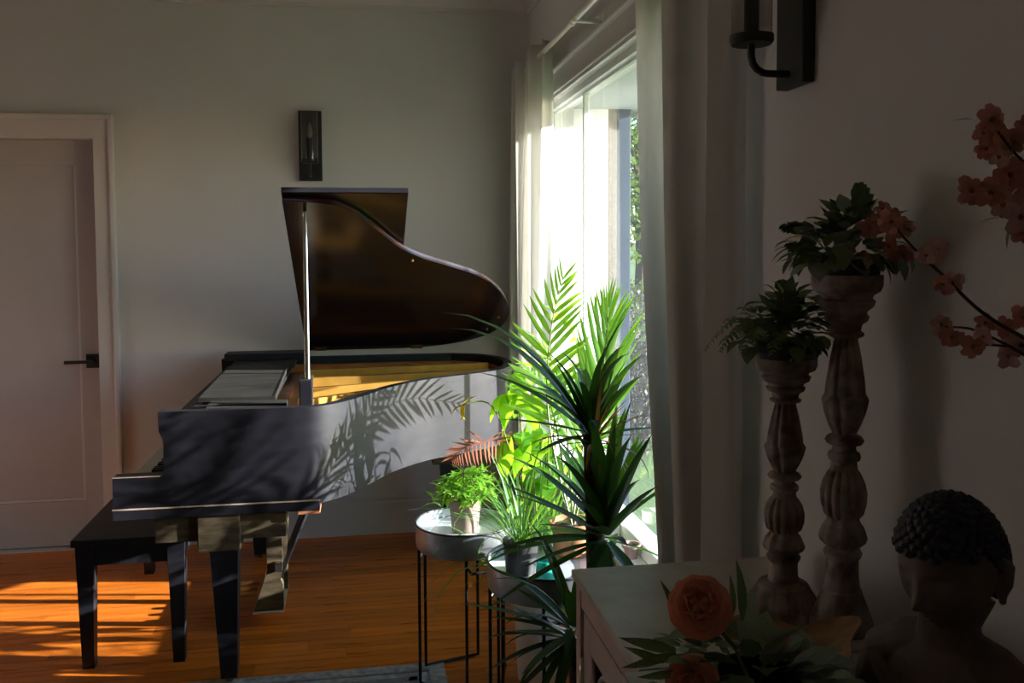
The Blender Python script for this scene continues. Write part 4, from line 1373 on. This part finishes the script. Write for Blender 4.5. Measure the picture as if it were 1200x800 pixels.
# ------------------------------------------------------------------ blossom branches at the right edge
rng = random.Random(41)
vb = Vector((0.755, 0.70, ZT))
bl = thing('blossom_branches', vb, 'coral blossom twigs reaching in from the side in front of the bare wall', 'flower branch')
MB().lathe([(0, 0), (0.045, 0), (0.06, 0.03), (0.065, 0.10), (0.045, 0.19), (0.026, 0.24), (0.032, 0.27), (0.027, 0.27), (0.022, 0.24), (0.03, 0.15), (0, 0.02)], vb, 32, close=False).build('vase', M['potwhite'], bl)
vt = vb + Vector((0, 0, 0.26))
def twig(pts, r=0.004):
    line = catmull(pts, 6)
    MB().tube([vt - Vector((0, 0, 0.2))] + line, [r] + [r * (1 - 0.6 * i / len(line)) for i in range(len(line))], 7).build('twig', M['twig'], bl)
twig([vt, (0.81, 0.85, 1.25), (0.862, 0.98, 1.345), (0.80, 1.05, 1.41), (0.738, 1.05, 1.462), (0.693, 1.05, 1.50), (0.660, 1.05, 1.535)], 0.0035)
twig([vt, (0.80, 0.80, 1.3), (0.875, 0.98, 1.46), (0.868, 1.03, 1.57), (0.835, 1.05, 1.62), (0.80, 1.05, 1.66)], 0.0035)
twig([vt, (0.80, 0.85, 1.24), (0.862, 1.0, 1.33), (0.80, 1.05, 1.385), (0.745, 1.05, 1.395)], 0.003)
twig([vt, (0.81, 0.9, 1.25), (0.87, 1.0, 1.36), (0.83, 1.05, 1.368), (0.775, 1.05, 1.372)], 0.003)
def px(X, Z):
    return (X, 1.05, Z)
for p, r, pt in ((px(0.664, 1.530), 0.020, PET), (px(0.735, 1.493), 0.024, PETP), (px(0.708, 1.487), 0.017, PETP), (px(0.758, 1.452), 0.021, PETP), (px(0.742, 1.450), 0.018, PET),
                 (px(0.742, 1.398), 0.020, PETP), (px(0.748, 1.382), 0.018, PET), (px(0.775, 1.370), 0.021, PET), (px(0.79, 1.382), 0.016, PETP), (px(0.808, 1.398), 0.017, PET), (px(0.835, 1.392), 0.022, PET),
                 (px(0.848, 1.372), 0.024, PETP), (px(0.835, 1.355), 0.020, PETP), (px(0.856, 1.405), 0.02, PET),
                 (px(0.800, 1.660), 0.026, PET), (px(0.815, 1.648), 0.022, PET), (px(0.79, 1.642), 0.018, PET), (px(0.795, 1.622), 0.02, PET), (px(0.812, 1.612), 0.018, PETP),
                 (px(0.838, 1.632), 0.024, PET), (px(0.852, 1.65), 0.022, PET), (px(0.785, 1.570), 0.024, PET), (px(0.803, 1.566), 0.026, PET), (px(0.818, 1.572), 0.020, PET),
                 (px(0.835, 1.59), 0.028, PET), (px(0.848, 1.575), 0.026, PET), (px(0.828, 1.552), 0.026, PETP), (px(0.845, 1.535), 0.028, PETP), (px(0.852, 1.515), 0.024, PET)):
    q = Vector(p) + Vector((0, rng.uniform(-0.012, 0.012), 0))
    blossom(bl, q, (-0.5 + rng.uniform(-0.5, 0.5), -1, rng.uniform(-0.4, 0.5)), r, pt, rng, 7)
for p, d in ((px(0.82, 1.535), (-1, 0, -0.1)), (px(0.835, 1.525), (-0.3, 0, -1)), (px(0.825, 1.62), (-0.8, 0, -0.4)), (px(0.84, 1.61), (-0.9, 0, 0)), (px(0.672, 1.528), (0.7, 0, 0.1)), (px(0.775, 1.66), (-1, 0, 0)), (px(0.83, 1.64), (0.1, -0.2, -1)), (px(0.79, 1.385), (1, 0, -0.2))):
    link('leaf', L_LONG[0], bl, p, orient(d), 0.032)

# ------------------------------------------------------------------ bust
SXc, SYc = 0.722, 1.0
bust = thing('bust_statue', (SXc, SYc, ZT), 'dark bust statue with tight curly hair and lowered eyes on the cabinet', 'statue')
HC = Vector((SXc - 0.002, SYc - 0.005, 1.108))
fwd = Vector((-0.89, -0.42, -0.30)).normalized()
sidev = fwd.cross(Vector((0, 0, 1))).normalized()      # statue's left-to-right
upv = sidev.cross(fwd)
def gs(v, c, s):
    return math.exp(-((v - c) / s) ** 2)
def headpt(a, e):
    """a: angle around from the face, e: elevation"""
    x, yv, zv = math.cos(e) * math.sin(a), math.cos(e) * math.cos(a), math.sin(e)
    X, Y, Z = x * 0.0565, yv * 0.068, zv * 0.080
    if Z < 0:
        k = 1 - 0.30 * min(1, -Z / 0.07) ** 1.4
        X *= k
        if Y < 0:
            Y *= 1 - 0.35 * min(1, -Z / 0.06)
    if yv > 0:
        front = yv ** 0.7
        Y += 1.35 * front * (0.004 * gs(Z, 0.022, 0.008) * gs(abs(X), 0.022, 0.016)
                      - 0.007 * gs(Z, 0.008, 0.010) * gs(abs(X), 0.023, 0.011)
                      + 0.005 * gs(Z, 0.004, 0.006) * gs(abs(X), 0.023, 0.010)
                      + 0.006 * gs(X, 0, 0.008) * gs(Z, 0.005, 0.018)
                      + 0.017 * gs(X, 0, 0.0085) * gs(Z, -0.017, 0.011)
                      + 0.006 * gs(abs(X), 0.009, 0.005) * gs(Z, -0.021, 0.006)
                      + 0.003 * gs(abs(X), 0.030, 0.014) * gs(Z, -0.018, 0.016)
                      + 0.008 * gs(X, 0, 0.016) * gs(Z, -0.040, 0.005)
                      + 0.008 * gs(X, 0, 0.013) * gs(Z, -0.050, 0.005)
                      - 0.003 * gs(X, 0, 0.02) * gs(Z, -0.045, 0.0025)
                      + 0.009 * gs(X, 0, 0.016) * gs(Z, -0.068, 0.012))
    return HC + sidev * X + fwd * Y + upv * Z
b = MB()
NA, NE = 88, 64
g = []
for j in range(NE + 1):
    e = -math.pi / 2 + math.pi * j / NE
    if j in (0, NE):
        g.append([b.bm.verts.new(headpt(0, e))] * NA)
    else:
        g.append([b.bm.verts.new(headpt(2 * math.pi * i / NA, e)) for i in range(NA)])
for j in range(NE):
    for i in range(NA):
        i2 = (i + 1) % NA
        q = [g[j][i], g[j][i2], g[j + 1][i2], g[j + 1][i]]
        qq = []
        for v in q:
            if v not in qq:
                qq.append(v)
        if len(qq) > 2:
            b.bm.faces.new(qq)
for s in (-1, 1):
    e0 = HC + sidev * (0.057 * s) - fwd * 0.004 - upv * 0.008
    b.tube([e0 + upv * 0.026 - fwd * 0.004, e0 + upv * 0.012 - fwd * 0.010 + sidev * s * 0.006, e0 - upv * 0.01 - fwd * 0.006 + sidev * s * 0.004, e0 - upv * 0.022, e0 - upv * 0.034 + fwd * 0.001], [0.006, 0.009, 0.0075, 0.006, 0.004], 10)
neck0 = HC - upv * 0.045 - fwd * 0.018
b.tube([neck0, Vector((SXc + 0.008, SYc + 0.008, 1.03)), Vector((SXc + 0.010, SYc + 0.010, 0.985)), Vector((SXc + 0.010, SYc + 0.010, 0.95))], [0.040, 0.036, 0.042, 0.06], 20)
sh = Vector((sidev.x, sidev.y, 0)).normalized()
for s in (-1, 1):
    a0 = Vector((SXc + 0.012, SYc + 0.008, 0.992))
    b.tube([a0, a0 + sh * s * 0.05 - Vector((0, 0, 0.014)), a0 + sh * s * 0.085 - Vector((0, 0, 0.036)), a0 + sh * s * 0.098 - Vector((0, 0, 0.075)), a0 + sh * s * 0.098 - Vector((0, 0, 0.114))], [0.034, 0.036, 0.036, 0.033, 0.031], 16)
f0 = Vector((fwd.x, fwd.y, 0)).normalized()
rings = []
for zz, w, d in ((0.862, 0.085, 0.058), (0.90, 0.090, 0.062), (0.94, 0.088, 0.060), (0.975, 0.074, 0.052), (1.0, 0.045, 0.04)):
    rings.append([b.bm.verts.new(Vector((SXc + 0.010, SYc + 0.008, zz)) + sh * (w * math.cos(2 * math.pi * k / 28)) + f0 * (d * math.sin(2 * math.pi * k / 28))) for k in range(28)])
for i in range(4):
    for k in range(28):
        b.bm.faces.new((rings[i][k], rings[i][(k + 1) % 28], rings[i + 1][(k + 1) % 28], rings[i + 1][k]))
b.bm.faces.new(list(reversed(rings[0])))
b.bm.faces.new(rings[-1])
body = b.build('body', M['statue'], bust)
md = body.modifiers.new('fuse', 'REMESH')
md.mode = 'VOXEL'
md.voxel_size = 0.0021
md.use_smooth_shade = True
md2 = body.modifiers.new('soft', 'SMOOTH')
md2.factor = 0.5
md2.iterations = 2
# robe: diagonal folds from the statue's left shoulder
b = MB()
for k in range(5):
    a0 = Vector((SXc + 0.012, SYc + 0.008, 0)) + sh * (0.092 - 0.011 * k)
    pts = []
    for q in range(9):
        t = q / 8
        ang = math.pi * 0.5 * t
        pos = Vector((SXc + 0.010, SYc + 0.008, 0.975 - 0.115 * t - 0.006 * k)) + sh * ((0.080 - 0.012 * k) * (1 - 1.75 * t)) + f0 * (0.034 + 0.034 * math.sin(math.pi * (0.15 + 0.85 * t)))
        pts.append(pos)
    b.tube(pts, [0.006, 0.008, 0.008, 0.008, 0.008, 0.008, 0.008, 0.008, 0.007], 8)
b.build('robe', M['statue'], bust)
# hair cap of curls
b = MB()
n = 520
for i in range(n):
    zf = 1 - 2 * (i + 0.5) / n
    a = i * 2.39996
    e = math.asin(zf)
    x, yv = math.cos(e) * math.sin(a), math.cos(e) * math.cos(a)
    hairline = 0.40 if yv > 0.25 else (-0.05 - 0.4 * (0.25 - yv) if yv > -0.2 else -0.55)
    if yv > 0.25:
        hairline = 0.50 - 0.12 * abs(x)
    elif yv > -0.1:
        hairline = 0.10 + (yv + 0.1) * 0.9
    if zf < hairline:
        continue
    p = headpt(math.atan2(x, yv), e)
    p = HC + (p - HC) * 1.045
    r = 0.0082
    ico = bmesh.ops.create_icosphere(b.bm, subdivisions=1, radius=r, matrix=Matrix.Translation(p))
    for v in ico['verts']:
        for f in v.link_faces:
            f.smooth = True
tag(b.build('hair', M['hair'], bust), 'dark tightly curled hair', kind='stuff')

# ------------------------------------------------------------------ bouquet with roses
rng = random.Random(51)
BQ = Vector((0.53, 1.13, ZT))
bq = thing('rose_bouquet', BQ, 'bouquet of orange roses with green and sage leaves on the near cabinet', 'flowers')
MB().lathe([(0, 0), (0.05, 0), (0.062, 0.02), (0.066, 0.045), (0.060, 0.06), (0.054, 0.06), (0.058, 0.04), (0, 0.012)], BQ, 36, close=False).build('bowl', M['potdark'], bq)
RP = leaf_mesh('petal', M['rose'], 0.50, -0.9, 0.25, 5, 'petal', 0.10)
def rose(c, d, r):
    ax = Vector(d).normalized()
    s = ax.cross(Vector((0.2, 0.3, 1))).normalized()
    w = ax.cross(s)
    core = MB().sphere(c, r * 0.42, 12, 8).build('rose', M['rose'], bq)
    MB().tube([Vector(c), Vector(c).lerp(BQ + Vector((0, 0, 0.06)), 0.6), BQ + Vector((0, 0, 0.02))], 0.003, 6).build('stem', M['stem'], bq)
    for ringn, (n, el, k) in enumerate(((5, 70, 0.75), (7, 48, 0.9), (9, 24, 1.0), (10, 0, 1.0))):
        for i in range(n):
            a = 2 * math.pi * i / n + ringn * 0.5 + rng.uniform(-0.15, 0.15)
            e = math.radians(el)
            dd = (s * math.cos(a) + w * math.sin(a)) * math.cos(e) + ax * math.sin(e)
            link('petal', RP, core, Vector(c) + dd * r * 0.12 - ax * r * 0.15, orient(dd, ax), r * k)
rose((0.455, 1.15, 1.005), (-0.35, -0.75, 0.6), 0.043)
rose((0.435, 1.12, 0.918), (-0.5, -0.8, 0.3), 0.036)
rose((0.575, 1.17, 0.935), (0.3, -0.6, 0.7), 0.024)
for i in range(105):
    az, el = rng.uniform(0, 6.28), math.radians(rng.uniform(-12, 75))
    rr = rng.uniform(0.05, 0.115)
    p = BQ + Vector((0.0, 0, 0.045)) + Vector((math.cos(az) * math.cos(el) * rr * 1.15, math.sin(az) * math.cos(el) * rr * 0.9, math.sin(el) * rr * 0.75))
    if p.x > 0.54:
        p.z = min(p.z, 0.935 - 0.25 * (p.x - 0.54))
    ms = L_SAGE if p.x > 0.52 else (L_FERN[:2] + L_LONG)
    link('leaf', rng.choice(ms), bq, p, orient(dirv(az + rng.uniform(-0.6, 0.6), el - rng.uniform(0, 0.7))), rng.uniform(0.04, 0.07))
for p0, d, L in (((0.52, 1.16, 0.98), (0.0, 0.05, 1), 0.085), ((0.505, 1.16, 0.985), (0.03, 0, 1), 0.06), ((0.43, 1.18, 0.99), (-0.35, 0, 0.9), 0.05), ((0.42, 1.15, 0.95), (-1, 0.1, 0.25), 0.08), ((0.40, 1.14, 0.94), (-1, 0, 0.45), 0.06), ((0.41, 1.14, 0.95), (-0.8, 0, -0.2), 0.07), ((0.42, 1.13, 0.93), (-1, 0, -0.1), 0.06)):
    link('leaf', L_LONG[0], bq, p0, orient(d, (0.3, -1, 0.2)), L)

# ------------------------------------------------------------------ wavy wooden dish
b = MB()
DCx, DCy = 0.658, 1.268
nr, na = 8, 48
gr = []
for top in (1, 0):
    for j in range(nr + 1):
        t = j / nr
        row = []
        for i in range(na):
            a = 2 * math.pi * i / na
            wv = 1 + 0.16 * math.sin(3 * a + 0.6) + 0.08 * math.sin(5 * a)
            rr = 0.088 * t * wv
            z = 0.034 * t ** 2.2 * (1 + 0.35 * math.sin(3 * a + 1.2)) + (0.006 if top else 0.0)
            row.append(b.bm.verts.new((DCx + rr * math.cos(a) * 1.12, DCy + rr * math.sin(a) * 0.9, ZT + 0.0005 + z)) if j else None)
        gr.append(row)
for s in (0, 1):
    o_ = s * (nr + 1)
    c = b.bm.verts.new((DCx, DCy, ZT + (0.0065 if s == 0 else 0.0005)))
    for i in range(na):
        f = b.bm.faces.new((c, gr[o_ + 1][i], gr[o_ + 1][(i + 1) % na]))
        f.smooth = True
    for j in range(1, nr):
        for i in range(na):
            f = b.bm.faces.new((gr[o_ + j][i], gr[o_ + j + 1][i], gr[o_ + j + 1][(i + 1) % na], gr[o_ + j][(i + 1) % na]))
            f.smooth = True
for i in range(na):
    b.bm.faces.new((gr[nr][i], gr[2 * nr + 1][i], gr[2 * nr + 1][(i + 1) % na], gr[nr][(i + 1) % na]))
tag(b.build('wooden_dish', M['driftwood']), 'wavy edged tan wooden dish in front of the candlestick bases', 'dish')

# ------------------------------------------------------------------ outside the window
OX = WX + WT
struct(MB().box(OX, 1.375, 4.88, 5.1, -0.6, 2.62).build('wall_outside', M['stucco']))
struct(MB().box(1.375, 1.425, 4.874, 5.1, -0.6, 2.62, bev=0.006).build('trim_outside_corner', M['stuccob']))
struct(MB().box(1.427, 1.50, 4.866, 4.97, -0.6, 2.62, bev=0.006).build('trim_outside_post', M['bluepost']))
struct(MB().box(OX, 1.56, 0.2, 5.4, 2.255, 2.33).build('ceiling_outside', M['soffit']))
struct(MB().box(1.56, 1.60, 0.2, 5.4, 2.25, 2.45).build('trim_outside_fascia', M['soffit']))
b = MB()
N = 40
gv = []
for j in range(N + 1):
    row = []
    for i in range(N + 1):
        X = OX + 0.01 + (i / N) ** 1.5 * 60
        Y = -20 + 90 * j / N
        r = math.hypot(X, Y - 4)
        h = -0.5 + 0.035 * max(0, Y - 7) + 0.25 * math.sin(X * 0.3) * math.sin(Y * 0.21) * min(1, max(0, (r - 5) / 6))
        row.append(b.bm.verts.new((X, Y, h)))
    gv.append(row)
for j in range(N):
    for i in range(N):
        f = b.bm.faces.new((gv[j][i], gv[j][i + 1], gv[j + 1][i + 1], gv[j + 1][i]))
        f.smooth = True
struct(b.build('ground', M['lawn']))

def cloud_leaves(name, parent, blobs, n, size, m, rng):
    verts, faces = [], []
    for i in range(n):
        c, r = rng.choice(blobs)
        while True:
            v = Vector((rng.uniform(-1, 1), rng.uniform(-1, 1), rng.uniform(-1, 1)))
            if 0.35 < v.length < 1:
                break
        p = Vector(c) + Vector((v.x * r[0], v.y * r[1], v.z * r[2])) - WORLD(parent)
        d = Vector((rng.uniform(-1, 1), rng.uniform(-1, 1), rng.uniform(-1, 1))).normalized()
        u = d.cross(Vector((0.3, 0.5, 0.8))).normalized()
        s = size * rng.uniform(0.6, 1.3)
        k = len(verts)
        verts += [p - d * s, p - u * s * 0.45, p + d * s, p + u * s * 0.45]
        faces.append((k, k + 1, k + 2, k + 3))
    me = bpy.data.meshes.new(name)
    me.from_pydata([tuple(v) for v in verts], [], faces)
    me.materials.append(m)
    o = bpy.data.objects.new(name, me)
    COL.objects.link(o)
    o.parent = parent
    return tag(o, kind='stuff')

def gz(Y):
    return -0.5 + 0.035 * max(0, Y - 7)

rng = random.Random(61)
for x, Y, h, w, lab in ((4.6, 14.5, 5.2, 1.9, 'leafy green tree on the lawn seen through the window'), (9.0, 24.0, 7.0, 3.2, 'taller green tree farther back seen through the window'), (7.0, 33.0, 8.0, 3.2, 'green tree far behind the outside post seen through the window')):
    t = thing('garden_tree', (x, Y, gz(Y)), lab, 'tree', 'trees beyond the window')
    b = MB()
    z = gz(Y)
    b.tube([(x, Y, z - 0.1), (x + 0.05, Y, z + h * 0.3), (x - 0.05, Y, z + h * 0.7)], [0.11, 0.09, 0.04], 8)
    for k in range(6):
        a = k * 1.05
        b.tube([(x, Y, z + h * (0.25 + 0.07 * k)), (x + math.cos(a) * w * 0.5, Y + math.sin(a) * w * 0.5, z + h * (0.4 + 0.08 * k))], [0.04, 0.012], 6)
    b.build('trunk', M['bark'], t)
    blobs = [((x + rng.uniform(-w, w) * 0.6, Y + rng.uniform(-w, w) * 0.6, z + h * rng.uniform(0.38, 0.95)), (w * 0.5, w * 0.5, h * 0.14)) for k in range(12)]
    cloud_leaves('foliage', t, blobs, 4200, 0.075, M['tree'], rng)
for x, Y, h, w, lab, m in ((2.62, 8.2, 1.15, 0.55, 'dry greyish shrub on the lawn close to the window', 'shrubd'), (3.25, 9.9, 1.5, 0.8, 'greyish twiggy shrub behind the nearer dry shrub outside', 'shrubd'), (4.1, 12.2, 1.4, 0.9, 'green shrub below the garden tree outside', 'tree')):
    z = gz(Y)
    t = thing('garden_shrub', (x, Y, z), lab, 'shrub', 'shrubs beyond the window')
    b = MB()
    for k in range(26):
        a = rng.uniform(0, 6.28)
        q = rng.uniform(0.3, 1.0)
        b.tube([(x, Y, z - 0.05), (x + math.cos(a) * w * q * 0.5, Y + math.sin(a) * w * q * 0.5, z + h * 0.5), (x + math.cos(a) * w * q, Y + math.sin(a) * w * q, z + h * rng.uniform(0.7, 1.0))], [0.012, 0.008, 0.003], 5)
    tag(b.build('stems', M['shrubd'], t), kind='stuff')
    cloud_leaves('foliage', t, [((x, Y, z + h * 0.5), (w, w, h * 0.5))], 2600, 0.035, M[m], rng)
